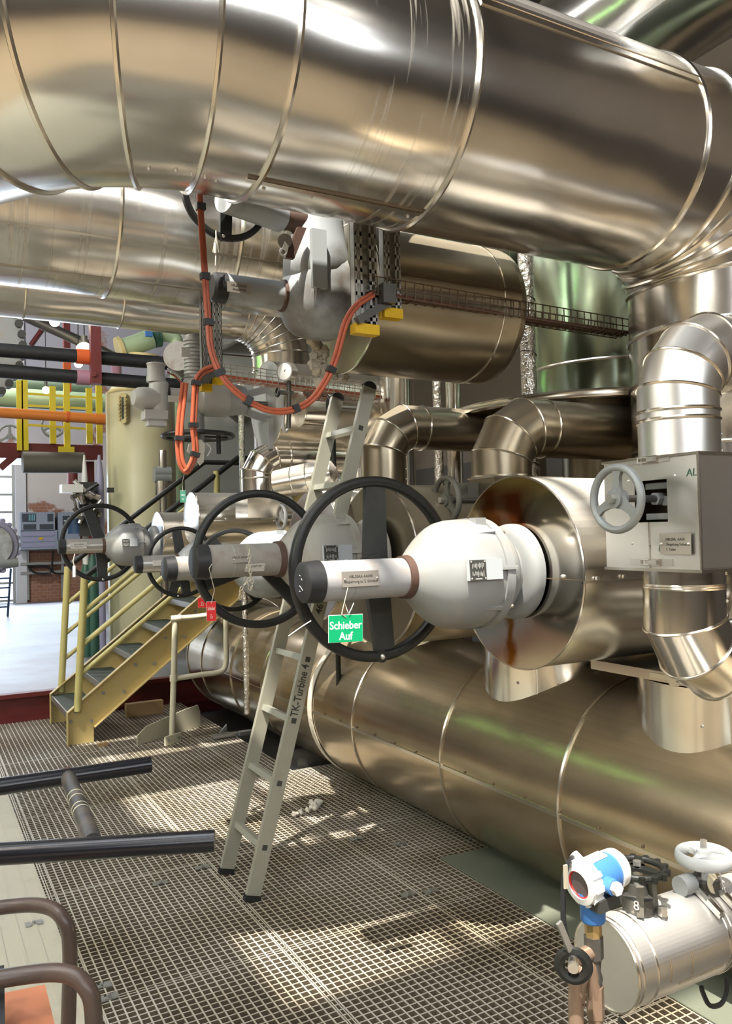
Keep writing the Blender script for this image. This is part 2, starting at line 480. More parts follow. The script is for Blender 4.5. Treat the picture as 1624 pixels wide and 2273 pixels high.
def hit_x(px, py, yc, zc, R):
    """point where the line of sight meets the near side of a cylinder along X"""
    d = ray(px, py); a = d.y ** 2 + d.z ** 2; b = -2 * (d.y * yc + d.z * (zc - EYE.z)); c = yc ** 2 + (zc - EYE.z) ** 2 - R * R
    q = b * b - 4 * a * c
    return EYE + d * ((-b - math.sqrt(max(q, 0))) / (2 * a))
def hit_y(px, py, xc, zc, R):
    d = ray(px, py); a = d.x ** 2 + d.z ** 2; b = -2 * (d.x * xc + d.z * (zc - EYE.z)); c = xc ** 2 + (zc - EYE.z) ** 2 - R * R
    q = b * b - 4 * a * c
    return EYE + d * ((-b - math.sqrt(max(q, 0))) / (2 * a))

def jacket(T, pts, R, mat, bands=(), joints=True, seg=72, bead=0.007, seam=None, name='jacket', caps=True):
    """a run of insulated pipe: mitred jacket, a bead at every mitre and at the given (point, direction) places"""
    rings = []
    mb = MB().sweep(pts, R, seg, rings=rings, caps=caps)
    T.part(name, mb, mat, sharp=8)
    sm = seam or M['seam']
    if joints:
        for i in range(1, len(pts) - 1):
            c = Vector(pts[i])
            T.part('seam_band', MB().sweep([c + (p - c) * 1.006 for p in rings[i]], bead, 6, closed=True), sm)
    for c, d in bands:
        T.part('seam_band', MB().torus(c, d, R * 1.005, bead, bead * 1.3, seg=seg, sub=6), sm)

def screws(T, pts, n, r=0.006, mat=None, name='screw'):
    for p in pts:
        T.part(name, MB().sphere(p, r, 8), mat or M['bolt'])

# ================================================================== THE SETTING
def plaster():
    m, nt, b, out = new_mat('plaster_and_brick')
    f = noise(nt, 0.9, 6, rough=0.6)
    br = node(nt, 'ShaderNodeTexBrick'); br.inputs['Scale'].default_value = 3.2
    br.inputs['Color1'].default_value = (0.36, 0.16, 0.10, 1); br.inputs['Color2'].default_value = (0.42, 0.20, 0.12, 1); br.inputs['Mortar'].default_value = (0.42, 0.30, 0.24, 1)
    tc = node(nt, 'ShaderNodeTexCoord'); mp = node(nt, 'ShaderNodeMapping'); mp.inputs['Rotation'].default_value = (rad(90), 0, 0)
    nt.links.new(tc.outputs['Object'], mp.inputs[0]); nt.links.new(mp.outputs[0], br.inputs['Vector'])
    s = node(nt, 'ShaderNodeSeparateXYZ'); nt.links.new(tc.outputs['Object'], s.inputs[0])
    low = ramp(nt, s.outputs[2], 0.4, 3.4, 0.16, -0.10)
    k = ramp(nt, math_(nt, 'ADD', f, low), 0.52, 0.56)
    up = mixc(nt, ramp(nt, s.outputs[2], 3.6, 4.6), (0.70, 0.66, 0.62), (0.50, 0.49, 0.55))
    nt.links.new(mixc(nt, k, up, br.outputs[0]), b.inputs['Base Color'])
    b.inputs['Roughness'].default_value = 0.85
    return m
M['plaster'] = plaster()
M['wall'] = paint('hall_wall', (0.15, 0.12, 0.09), 0.8, 0.2, scale=0.8)
M['wall_dark'] = paint('hall_wainscot', (0.06, 0.05, 0.042), 0.7, 0.3, scale=0.8)
M['ceiling'] = paint('hall_ceiling', (0.085, 0.075, 0.065), 0.85, 0.2, scale=0.8)
M['under'] = paint('trench_concrete', (0.30, 0.20, 0.10), 0.9, 0.5, (0.12, 0.085, 0.05), 1.6)
M['deck'] = paint('chequer_deck', (0.29, 0.30, 0.33), 0.42, 0.85, (0.17, 0.11, 0.085), 0.7, metal=0.35, patch=0.52, bump=0.15)
M['panel_wall'] = paint('pale_panel_wall', (0.56, 0.58, 0.55), 0.45, 0.1)

GX0, GX1, GY0, GY1 = -1.4, 2.62, 0.35, 8.15
CELL = 0.0333
g = MB()
tx = 0.0062
k = 0
xs = [GX0 + i * CELL for i in range(int((GX1 - GX0) / CELL) + 1)]
ys = [GY0 + i * CELL for i in range(int((GY1 - GY0) / CELL) + 1)]
SLOT = 2.30                       # beyond y 5.3 the grating stops short of the floor pipe
for x in xs:
    y1 = GY1 if x < SLOT else 5.3
    g.box(x - tx / 2, x + tx / 2, GY0, y1, -0.032, 0)
for y in ys:
    x1 = GX1 if y < 5.3 else SLOT
    g.box(GX0, x1, y - tx / 2, y + tx / 2, -0.028, -0.001)
for x in (0.55, 1.28, 2.0):       # panel edges
    for s in (-0.008, 0.008):
        g.box(x + s - 0.0022, x + s + 0.0022, GY0, GY1 if x < SLOT else 5.3, -0.034, 0.0005)
for y in (1.05, 2.06, 3.07, 4.08, 5.3, 6.62):
    for s in (-0.008, 0.008):
        g.box(GX0, GX1 if y < 5.35 else SLOT, y + s - 0.0022, y + s + 0.0022, -0.034, 0.0005)
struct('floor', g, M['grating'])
# solid floor strip left of the grating that carries the trolley
under = MB().box(-7, 7, -6, 8.2, -0.62, -0.52)
struct('floor_2', under, M['under'])
struct('floor_gap_shade', MB().box(2.32, 3.45, 5.36, 8.1, -0.20, -0.12), M['steel_dark'])  # dark sheet added to stand for the shade in the floor gap
strip = MB()
for i in range(int(0.9 / 0.11) + 8):
    x = 0.51 - i * 0.07
    strip.box(x - 0.006, x + 0.006, 2.1, 6.6, 0.001, 0.004)
strip.box(-1.4, 0.52, 2.1, 6.6, -0.004, 0.0015)
struct('floor_3', strip, paint('gritty_plate', (0.62, 0.58, 0.47), 0.55, 0.5, (0.40, 0.35, 0.26), 4))
near = MB().box(-7, 7, -6, 0.35, -0.1, 0).box(-7, GX0, 0.35, 8.2, -0.1, 0).box(3.5, 7, 0.35, 8.2, -0.1, 0)
struct('floor_4', near, paint('hall_floor', (0.50, 0.38, 0.24), 0.6, 0.4, (0.32, 0.23, 0.14), 0.8))
# raised deck beyond the dark red edge beam
struct('floor_5', MB().box(-7, 7, 8.22, 20.2, 0.19, 0.25), M['deck'])
beam = MB().box(-7, 7, 8.16, 8.2, -0.3, 0.24).box(-7, 7, 8.1, 8.2, 0.215, 0.255).box(-7, 7, 8.1, 8.2, -0.02, 0.02)
struct('beam_edge', beam, M['red_steel'])

wx1 = at_y(34, 1200, 20).x
wz1 = at_y(60, 1020, 20).z
fw = MB().box(wx1, 7.2, 20, 20.3, 0.2, 8.2).box(-7.2, wx1, 20, 20.3, wz1, 8.2).box(-7.2, -2.6, 20, 20.3, 0.2, wz1)
struct('wall_back', fw, M['plaster'])
win = MB()
for i in range(9):
    z = 0.3 + (wz1 - 0.3) * i / 8
    win.box(-2.6, wx1, 20.02, 20.08, z - 0.025, z + 0.025)
for x in (-2.6, -1.4, -0.2, 1.0, 2.2, wx1 - 0.03):
    win.box(x - 0.03, x + 0.03, 20.0, 20.1, 0.25, wz1)
wo = struct('window_1', win, M['steel'])
def pane_mat():
    m, nt, b, out = new_mat('window_pane')
    t = node(nt, 'ShaderNodeBsdfTransparent'); t.inputs[0].default_value = (0.93, 0.96, 1.0, 1)
    gl = node(nt, 'ShaderNodeBsdfGlossy'); gl.inputs['Roughness'].default_value = 0.05
    mx = node(nt, 'ShaderNodeMixShader'); mx.inputs[0].default_value = 0.08
    nt.links.new(t.outputs[0], mx.inputs[1]); nt.links.new(gl.outputs[0], mx.inputs[2]); nt.links.new(mx.outputs[0], out.inputs[0])
    return m
struct('glass', MB().box(-2.6, wx1, 20.045, 20.055, 0.25, wz1), pane_mat(), (0, 0, 0), wo)
struct('trim_1', MB().box(wx1, wx1 + 0.22, 19.86, 20.0, 0.25, 8), paint('white_trim', (0.72, 0.72, 0.74), 0.5, 0.1))
# other walls of the hall: dark lower wall, pale upper wall
for nm, a in (('wall_left', (-7.2, -7.0, -6, 20)), ('wall_right', (6.8, 7.0, -6, 20)), ('wall_front', (-7.2, 7.0, -6.2, -6.0))):
    w = struct(nm, MB().box(*a, 2.6, 8.2), M['wall'])
    struct('lower_wall', MB().box(*a, -0.6, 2.6), M['wall_dark'], (0, 0, 0), w)
RX0, RX1, RY0, RY1 = -1.5, 0.95, -1.4, 4.4      # made-up roof opening, sized to place the sun patches
struct('ceiling', MB().box(-7.2, RX0, -6.2, 20.3, 8.0, 8.2).box(RX1, 7.2, -6.2, 20.3, 8.0, 8.2).box(RX0, RX1, -6.2, RY0, 8.0, 8.2).box(RX0, RX1, RY1, 20.3, 8.0, 8.2).box(RX0, RX1, -0.55, 0.05, 8.0, 8.2).box(RX0, RX1, 0.75, 1.2, 8.0, 8.2), M['ceiling'])  # closed strips between the openings split the sun into patches
rl = MB()
for i in range(4):
    x = RX0 + (RX1 - RX0) * i / 3; rl.box(x - 0.03, x + 0.03, RY0, RY1, 8.02, 8.14)
for i in range(4):
    y = (RY0, 0.05, 0.75, RY1)[i]; rl.box(RX0, RX1, y - 0.03, y + 0.03, 8.02, 8.14)
struct('roof_gap_bars', rl, M['steel'])  # bars across the added roof opening
# roof girders
gd = MB()
for y in (-2.0, 5.0, 9.0, 13.0, 17.0):
    gd.box(-7, 7, y - 0.1, y + 0.1, 7.2, 7.24).box(-7, 7, y - 0.1, y + 0.1, 7.56, 7.6).box(-7, 7, y - 0.01, y + 0.01, 7.2, 7.6)
struct('beam_roof', gd, M['wall_dark'])
# pale panel wall behind the tank
px0 = at_y(384, 900, 12.5).x
struct('wall_partition', MB().box(px0, 7.0, 12.5, 12.6, 0.25, 5.8), M['panel_wall'])
ps = MB()
zz = at_y(520, 790, 12.5).z
ps.box(px0, 7, 12.49, 12.5, zz, zz + 0.02).box(px0 + 2.0, px0 + 2.02, 12.49, 12.5, 0.3, 5.8)
struct('trim_2', ps, M['rust'])

# ================================================================== LARGE PIPES
UY, UZ, UR = 2.50, 3.21, 0.433
DX = 3.32
def overhead():
    T = Thing('overhead_steam_pipe', 'huge shiny insulated pipe crossing overhead, bending back at one end and down at the other', 'pipe', (DX, UY, 1.12))
    lc = 0.17
    pts = [V(DX, UY, 1.12), V(DX, UY, 2.0)]
    pts += arc_pts((DX, UY, UZ), Z, -X, 0.50, 5)
    q, e, d = arc_from((0.885, UY, UZ), -X, Y, 0.84, 4, rad(52))
    pts += q + [e + d * 6.2]
    jacket(T, pts, UR, M['clad_big'], bands=[((1.60, UY, UZ), X), ((2.69, UY, UZ), X), ((0.975, UY, UZ), X), ((DX, UY, 2.52), Z), ((DX, UY, 2.30), Z)], bead=0.009)
    # lengthwise lap strips
    for p, q, w in (((1067, 2), (1556, 178), 0.03), ((548, 396), (934, 478), 0.02)):
        a, b = hit_x(*p, UY, UZ, UR + .002), hit_x(*q, UY, UZ, UR + .002)
        m = ((a.y + b.y) / 2, (a.z + b.z) / 2); n = V(0, m[0] - UY, m[1] - UZ).normalized()
        T.part('lap_strip', MB().bar((a.x, m[0], m[1]), (b.x, m[0], m[1]), w, 0.006, n), M['seam'])
        T.part('lap_joint', MB().bar((a.x, m[0] + n.z * .018, m[1] - n.y * .018) , (b.x, m[0] + n.z * .018, m[1] - n.y * .018), 0.007, 0.008, n), M['seam_dark'], 'dark joint line')  # thin dark line along the lap strip
    sc = [hit_x(px, py, UY, UZ, UR) for px, py in ((330, 375), (390, 378), (425, 386), (455, 392), (480, 400), (585, 418), (690, 436), (905, 480), (1068, 175))]
    screws(T, sc, 0, 0.007)
overhead()

FX, FZ, FR = 2.83, 0.476, 0.518
def floor_pipe():
    T = Thing('floor_manifold_pipe', 'very large dusty insulated pipe lying at floor level beside the grating', 'pipe', (FX, 1.0, FZ - FR))
    pts = [V(FX, 0.9, FZ), V(FX, 7.4, FZ)] + arc_pts((FX, 8.3, FZ), Y, X, 0.7, 4) + [V(FX + 2.5, 8.3, FZ)]
    jacket(T, pts, FR, M['clad_floor'], bands=[((FX, y, FZ), Y) for y in (2.607, 3.47, 4.42, 5.9, 6.6)], bead=0.007, seg=80)
    a = at_z(0, 0, 0)
    p, q = hit_y(972, 1697, FX, FZ, FR), hit_y(1450, 1900, FX, FZ, FR)
    n = V((p.x + q.x) / 2 - FX, 0, (p.z + q.z) / 2 - FZ).normalized(); c = V(FX, 0, FZ) + n * (FR + .002)
    T.part('lap_strip', MB().bar((c.x, 0.95, c.z), (c.x, 6.9, c.z), 0.018, 0.006, n), M['seam'])
    sc = []
    for y in [1.5 + i * 0.22 for i in range(20)]:
        sc.append(V(c.x, y, c.z + .018))
    for s in sc[:20]: T.part('screw', MB().sphere(s, .006, 6), M['steel_brown'])
    # torn edge band of light sheet
    T.part('bright_band', MB().torus((FX, 5.02, FZ), Y, FR + 0.006, 0.006, 0.035, seg=80, sub=6), M['wool'], 'pale band of bare insulation edge')
    # stubs rising to the valves
    for sx, y, r, zt in ((2.80, 2.13, 0.36, 1.06), (2.80, 3.16, 0.35, 1.10), (2.84, 4.45, 0.325, 1.12)):
        T.part('riser_stub', MB().cyl((sx, y, FZ + 0.3), (sx, y, zt), r, seg=64, caps=False), M['clad_bright'])
        for a in (-0.5, 0.05, 0.8):
            t = PI + 0.85 + a
            T.part('screw', MB().sphere((sx + math.cos(t) * r, y + math.sin(t) * r, .93), .007, 6), M['bolt'])
        t = PI + 0.62
        T.part('lap_strip', MB().cyl((sx + math.cos(t) * (r + .001), y + math.sin(t) * (r + .001), 0.72), (sx + math.cos(t) * (r + .001), y + math.sin(t) * (r + .001), zt), 0.004, seg=6), M['seam'])
floor_pipe()

def back_pipe():
    y, z, R = 4.7, 3.465, 0.44
    T = Thing('rear_header_pipe', 'large run-marked insulated pipe behind the overhead pipe, at the upper left', 'pipe', (-0.25, y, z - R))
    jacket(T, [V(-0.25, y, z), V(4.6, y, z)], R, M['clad_back'], bands=[((x, y, z), X) for x in (0.957, 1.62, 2.6)], bead=0.009)
    th = rad(-52)
    n = V(0, -math.cos(th), math.sin(th))
    for x0, x1, a in ((-.2, 4.4, -34), (-.2, 4.4, -66)):
        th = rad(a); n = V(0, -math.cos(th), math.sin(th)); c = V(0, y, z) + n * (R + .001)
        T.part('lap_strip', MB().bar((x0, c.y, c.z), (x1, c.y, c.z), 0.012, 0.006, n), M['seam'])
back_pipe()

def third_pipe():
    y, z, R = 5.6, 3.284, 0.21
    xc = at_y(624, 850, y).x
    T = Thing('slim_header_pipe', 'slimmer insulated pipe under the rear header, bending down beside the hanging valve', 'pipe', (xc, y, 2.1))
    pts = [V(-0.7, y, z)] + arc_pts((xc, y, z), X, -Z, 0.34, 8) + [V(xc, y, 2.05)]
    jacket(T, pts, R, M['clad'], bands=[((x, y, z), X) for x in (0.62, 1.22)] + [((xc, y, w), Z) for w in (2.85, 2.55)], bead=0.006)
third_pipe()

def corner_pipe():
    x = 4.2; z = 1.65 + x * math.tan(rad(38.85)); R = 0.45
    T = Thing('high_corner_pipe', 'insulated pipe high up in the upper right corner, passing behind the overhead pipe', 'pipe', (x, 3.0, z - R))
    jacket(T, [V(x, 1.2, z), V(x, 12.4, z)], R, M['clad'], bands=[((x, 4.3, z), Y), ((x, 2.6, z), Y)], bead=0.01)
    T.part('lap_strip', MB().bar((x - R * .75, 1.3, z - R * .67), (x - R * .75, 12, z - R * .67), 0.02, 0.012, V(-.75, 0, -.67)), M['bolt'])
corner_pipe()
solo('roof_girder', MB().box(1.9, 7, 7.3, 7.5, 5.6, 6.1).box(1.9, 7, 7.2, 7.6, 5.55, 5.6), M['steel_dark'], 'dark steel girder above the high corner pipe', 'girder', (4, 7.4, 5.55))

def column(nm, label, x, y, R, z0, z1, mat, bands=(), group=None):
    T = Thing(nm, label, 'pipe', (x, y, z0), group)
    jacket(T, [V(x, y, z0), V(x, y, z1)], R, mat, bands=[((x, y, z), Z) for z in bands], seg=64)
    return T
T = column('riser_vessel', 'very wide dark upright jacket with a greenish sheen and flange lid at its foot', 3.72, 3.62, 0.52, 2.35, 4.1, M['clad_green_glint'], (2.58, 3.9))
T.part('flange_lid', MB().lathe((3.62, 3.70, 2.31), Z, [(0, 0), (0, 0.86), (0.03, 0.88), (0.05, 0.86), (0.05, 0)], 72), M['clad_dusty'])
T.part('lid_edge', MB().torus((3.62, 3.70, 2.33), Z, 0.88, 0.008, 0.018, seg=72, sub=6), M['seam'])
T.part('neck', MB().cyl((3.72, 3.62, 2.2), (3.72, 3.62, 2.32), 0.30, seg=48), M['clad_bright'])
T.part('foot_jacket', MB().cyl((3.72, 3.62, 0.2), (3.72, 3.62, 2.2), 0.30, seg=48), M['clad_dusty'])
T = column('foil_wrapped_pipe', 'thin upright pipe wrapped in crumpled foil beside the wide upright jacket', 2.93, 3.44, 0.043, 1.9, 4.0, M['foil'])
for k in range(6):
    z = 2.0 + k * 0.3
    T.part('binding_wire', MB().torus((2.93, 3.44, z), V(0.35, 0, 1), 0.046, 0.0025, seg=20, sub=5), M['steel_dark'])
column('bright_riser_pipe', 'bright upright pipe with a green glint between ladder head and dusty bend', 2.83, 4.66, 0.115, 0.9, 3.0, M['clad_bright'], (3.4,))
T = column('foil_riser_pipe', 'narrow foil-wrapped upright pipe right of the bright riser', 2.95, 4.36, 0.03, 0.9, 3.2, M['foil'])
column('slim_riser_pipe', 'slim shiny upright pipe just right of the narrow foil one', 3.0, 4.25, 0.05, 0.9, 3.2, M['clad_bright'])
column('pale_riser_pipe', 'pinkish upright pipe low behind the two dusty bends', 3.25, 4.05, 0.10, 0.9, 2.38, M['clad'])
column('rear_riser_pipe', 'wide upright jacket at the back between the dusty bends', 3.9, 4.75, 0.22, 0.3, 2.40, M['clad_dusty'])

# bypass bends: shape shared by a row of valves
def bypass(label, x, y, R, zax, ztop_box, xend, mat, joints=4, rb=0.2, z0=1.2, group=None, bands=()):
    T = Thing('bypass_bend_pipe', label, 'pipe', (x, y, z0), group)
    pts = [V(x, y, z0)] + arc_pts((x, y, zax), Z, X, rb, joints) + [V(xend, y, zax)]
    jacket(T, pts, R, mat, bands=[((x, y, z), Z) for z in bands] + [((x + rb + .05, y, zax), X)], bead=0.005, seg=56)
    for k in range(5):
        t = -0.75
        T.part('screw', MB().sphere((x + R * math.cos(t), y + R * math.sin(t), zax - rb - .05 - .055 * k), .006, 8), M['bolt'])
    return T
bypass('bright aluminium pipe bend rising from the latched box at the right edge', 2.25, 1.89, 0.131, 2.245, 1.87, 3.6, M['clad_matt'], 4, 0.19, 1.86, bands=(2.03, 2.0))
T = bypass('dusty brown insulated bend in front of the wide upright jacket', 2.456, 3.10, 0.142, 2.141, 1.6, 4.6, M['clad_dusty'], 3, 0.205, 1.76, bands=(1.90,))
bypass('dusty insulated bend just right of the ladder head', 2.25, 3.86, 0.122, 2.23, 1.6, 3.32, M['clad_dusty'], 3, 0.19, 1.5, bands=(1.86, 1.8))
# ================================================================== GATE VALVES
def handwheel(T, c, ax, R, spokes, mat=None, smat=None, rw=0.024, ra=0.021, hub=0.06, sw=0.05, thick=0.012, name='handwheel', taper=1.35, hubdepth=0.03, knob=None):
    """rim with spokes and hub; ax is the wheel's axis, spokes are angles in its plane"""
    mat = mat or M['black']; smat = smat or mat
    c = Vector(c); u, w, d = frame(ax)
    if abs(d.z) < 0.9: u, w = Z.cross(d).normalized(), Z        # u sideways, w up
    sq = [(ra * math.copysign(abs(math.sin(t)) ** .55, math.sin(t)), R - rw + rw * math.copysign(abs(math.cos(t)) ** .55, math.cos(t))) for t in [2 * PI * k / 16 for k in range(16)]]
    rim = T.part(name, MB().lathe(c, d, sq, 80, closed=True), mat)
    for a in spokes:
        t = rad(a); e = u * math.cos(t) + w * math.sin(t); s = e.cross(d)
        p0, p1 = c + e * hub * 0.4, c + e * (R - rw * 1.2)
        poly = [p0 - s * sw * taper, p0 + s * sw * taper, p1 + s * sw, p1 - s * sw]
        T.part('spoke', MB().prism([p - d * thick for p in poly], d * thick * 2), smat, on=rim)
    T.part('hub', MB().cyl(c - d * hubdepth, c + d * hubdepth, hub, seg=28), smat, on=rim)
    if knob is not None:
        t = rad(knob); e = u * math.cos(t) + w * math.sin(t)
        T.part('knob', MB().sphere(c + e * (R - rw) - d * ra * 1.05, rw * .55, 12), M['bolt'], on=rim)
        T.part('boss', MB().cyl(c + e * (R - rw) - d * ra * 1.0, c + e * (R - rw) + d * ra * .6, rw * 1.15, seg=20), mat, on=rim)
    return rim

def lines_plate(T, o, ux, uy, w, h, mat, on, rows, inkmat, size=0.008, rivets=True, thick=0.002):
    """small name plate with unreadable rows of print"""
    o, ux, uy = Vector(o), Vector(ux).normalized(), Vector(uy).normalized(); n = ux.cross(uy)
    pl = T.part('name_plate', MB().obox(o, ux * w / 2, uy * h / 2, n * thick), mat, on=on) if on is None else T.part('name_plate', MB().obox(o, ux * w / 2, uy * h / 2, n * thick), mat, on=on)
    return pl, n

SPAN0, SPAN1 = 1.128, 2.04
def valve(label, y, z, x0, sc, mats, wheel, xd=None, tube_scale=1.0, plate=True):
    """gate valve lying along X: stem tube with cap, bonnet, drum, and a handwheel standing behind the tube.
    x0 is the cap's outer end; sc scales the reference valve (cap 1.128 to drum 2.04)"""
    en, tu, cap = mats
    f = lambda x: x0 + (x - SPAN0) * sc
    A = V(f(SPAN0), y, z)
    T = Thing('gate_valve', label, 'valve', (f(2.03), y, z), 'gate valves in the row')
    L = lambda prof: [((x - SPAN0) * sc, r * sc) for x, r in prof]
    r = 0.069 * tube_scale
    T.part('end_cap', MB().lathe(A, X, L([(1.128, 0), (1.128, r * .86), (1.134, r), (1.19, r * 1.06), (1.19, 0)]), 40), cap)
    tube = T.part('stem_tube', MB().lathe(A, X, L([(1.19, 0), (1.19, r), (1.535, r), (1.535, 0)]), 40), tu)
    T.part('tube_joint', MB().torus(V(f(1.30), y, z), X, r * sc, .0015 * sc, .002 * sc, seg=40, sub=6), en, on=tube)
    T.part('collar', MB().lathe(A, X, L([(1.517, r), (1.517, r * 1.1), (1.543, r * 1.14), (1.548, r)]), 40), M['rust'])
    bon = T.part('bonnet', MB().lathe(A, X, L([(1.545, .0), (1.545, .078), (1.555, .090), (1.58, .116), (1.615, .150), (1.65, .177), (1.68, .192), (1.715, .200), (1.76, .203), (1.80, .202), (1.835, .198), (1.835, .207), (1.87, .207), (1.872, .184), (1.90, .178), (1.93, .162), (1.948, .140), (1.955, .128), (1.975, .124)]), 64), en)
    for a in (35, 80, 130, 215, 265, 310, 355, 172):
        t = rad(a); e = V(0, math.cos(t), math.sin(t))
        p = V(f(1.835), y, z)
        T.part('rib', MB().bar(V(f(1.755), y, z) + e * .196 * sc, p + e * .204 * sc, .014 * sc, .012 * sc, e), en, on=bon)
        T.part('flange_bolt', MB().cyl(V(f(1.872), y, z) + e * .198 * sc, V(f(1.885), y, z) + e * .198 * sc, .007 * sc, seg=6), M['bolt'], on=bon)
    T.part('cast_lug', MB().box(f(1.79), f(1.835), y - .085 * sc, y - .045 * sc, z + .155 * sc, z + .207 * sc), en, on=bon)
    T.part('drum', MB().lathe(A, X, L([(1.970, 0), (1.970, .124), (1.974, .150), (1.982, .168), (1.994, .179), (2.01, .183), (2.03, .183), (2.036, .176), (2.036, 0)]), 64), en)
    if plate:
        # data plate bent to the bonnet's side
        th = 0.06; e = V(0, -math.cos(th), math.sin(th)); c = V(f(1.735), y, z + .012 * sc) + e * .204 * sc
        b = T.part('data_plate', MB().obox(c, X * .072 * sc, V(0, e.z, -e.y) * -.036 * sc, e * .008 * sc), M['plate_grey'])
        uy = V(0, -e.z, e.y) * -1
        uy = V(0, math.sin(th), math.cos(th))
        k = c + e * .0095 * sc - X * .036 * sc
        bl = T.part('black_label', MB().obox(k, X * .034 * sc, uy * .034 * sc, e * .0015 * sc), M['print'], on=b)
        pr = MB()
        rnd = random.Random(int(y * 100))
        for i in range(9):
            xx = (-.024 + i * .0058) * sc
            for q in (-.5, .5):
                h = rnd.uniform(.004, .011) * sc
                pr.obox(k + X * xx + e * .002 * sc + uy * (q * .030 + rnd.uniform(-.003, .003)) * sc, X * .0011 * sc, uy * h, e * .0006 * sc)
        for sx in (-1, 1):
            for sy in (-1, 1): pr.obox(k + X * .029 * sc * sx + uy * .029 * sc * sy + e * .002 * sc, X * .003 * sc, uy * .003 * sc, e * .0006 * sc)
        pr.obox(k - uy * .031 * sc + e * .002 * sc, X * .014 * sc, uy * .0022 * sc, e * .0006 * sc)
        T.part('print', pr, M['print_grey'], on=b)
        T.part('cast_bar', MB().bar(c + X * .074 * sc, c + X * .14 * sc + e * .004, .009 * sc, .012 * sc, e), en)
    wc, wr, sp, kn = wheel
    handwheel(T, wc, Y, wr, sp, rw=wr * .058, ra=wr * .066, hub=wr * .17, sw=wr * .115, thick=.012, smat=M['spoke'], knob=kn, taper=1.25)
    T.part('gear_shaft', MB().cyl(V(wc[0], y, wc[2]), V(wc[0], wc[1], wc[2]), .024 * sc, seg=16), M['spoke'])
    return T, f, r * sc, tube

def name_plate(T, f, y, z, r, sc, tube, x0, x1, rows, mat=None, text=True, tilt=0.10, h=0.052):
    th = tilt; e = V(0, -math.cos(th), math.sin(th)); uy = V(0, math.sin(th), math.cos(th))
    c = V((f(x0) + f(x1)) / 2, y, z) + e * (r + .003)
    p = T.part('name_plate', MB().obox(c, X * (f(x1) - f(x0)) / 2, uy * h / 2 * sc, e * .0025), mat or paint_plate)
    for s in (-1, 1):
        T.part('rivet', MB().sphere(c + X * s * (f(x1) - f(x0)) * .44 + e * .003, .004 * sc, 8), M['bolt'], on=p)
    for i, s in enumerate(rows):
        T.part('lettering', text_mb(s, .0125 * sc, c + e * .003 + uy * (.008 - .017 * i) * sc, X, uy, .0003, 'CENTER'), M['print'], on=p)
    return c, e
paint_plate = paint('stainless_plate', (0.38, 0.35, 0.31), 0.38, 0.15, metal=0.5)
plate_pale = paint('pale_plate', (0.66, 0.63, 0.57), 0.5, 0.05)

# nearest valve
VY, VZ = 2.50, 1.488
T1, f1, r1, tube1 = valve('nearest grey gate valve, with the green tag hanging from its black-capped tube', VY, VZ, 1.128, 1.0,
    (M['enamel'], M['tube_grey'], M['rubber']), (V(1.535, 2.72, 1.512), 0.353, (91, 264), 268))
c1, e1 = name_plate(T1, f1, VY, VZ, r1, 1.0, tube1, 1.245, 1.385, ('HBL20AA AA040', 'Absperrung zu 2. Schieber'))
sc_ = MB()
for dz, dy, L, a in ((.022, .01, .012, 20), (.008, -.005, .010, 80), (-.018, .006, .018, 40), (-.026, -.006, .015, 110), (-.03, .012, .012, 10)):
    sc_.bar((1.1272, VY + dy - L * .4, VZ + dz), (1.1272, VY + dy + L * .4, VZ + dz + L * math.sin(rad(a)) * .6), .0016, .001, X)
T1.part('chalk_mark', sc_, M['plastic_white'], 'chalk scribble on the cap')

# second valve
T2, f2, r2, tube2 = valve('dusty brown-grey gate valve behind the ladder, a red tag on its tube', 3.26, 1.545, 0.99, 0.93,
    (M['enamel_dusty'], M['tube_dusty'], M['rubber']), (V(1.335, 3.40, 1.545), 0.306, (172, 228, 340), None), tube_scale=1.08)
name_plate(T2, f2, 3.26, 1.545, r2, .93, tube2, 1.285, 1.355, ('HBL20 AA031',), mat=M['tube_dusty'], h=.03)
c2, e2 = name_plate(T2, f2, 3.26, 1.545, r2, .93, tube2, 1.345, 1.435, ('13 5677 89',), mat=plate_pale, tilt=-.42, h=.036)

# third to fifth
T3, f3, r3, tube3 = valve('grey gate valve whose tube hides behind the dusty one, chain hanging from it', 4.08, 1.49, 1.09, 0.88,
    (M['enamel_old'], M['tube_dusty'], M['rubber']), (V(1.512, 4.22, 1.465), 0.226, (52, 232, 205), None))
T4, f4, r4, tube4 = valve('small grey gate valve with short steel tube, just left of the dusty one', 4.95, 1.49, 1.15, 0.62,
    (M['enamel'], M['tube_steel'], M['rubber']), (V(1.465, 5.06, 1.492), 0.224, (82, 288, 262), 278), tube_scale=1.2)
name_plate(T4, f4, 4.95, 1.49, r4, .62, tube4, 1.28, 1.50, ('HBL20 AA020',), mat=plate_pale)
T5, f5, r5, tube5 = valve('farthest gate valve, white-topped bonnet, standing before the stair posts', 6.02, 1.60, 0.875, 0.75,
    (M['enamel'], M['tube_steel'], M['rubber']), (V(1.196, 6.20, 1.622), 0.287, (70, 227, 268), 268))
name_plate(T5, f5, 6.02, 1.60, r5, .86, tube5, 1.225, 1.37, ('HBL10 AA020', 'Absperrung 1'), mat=plate_pale)
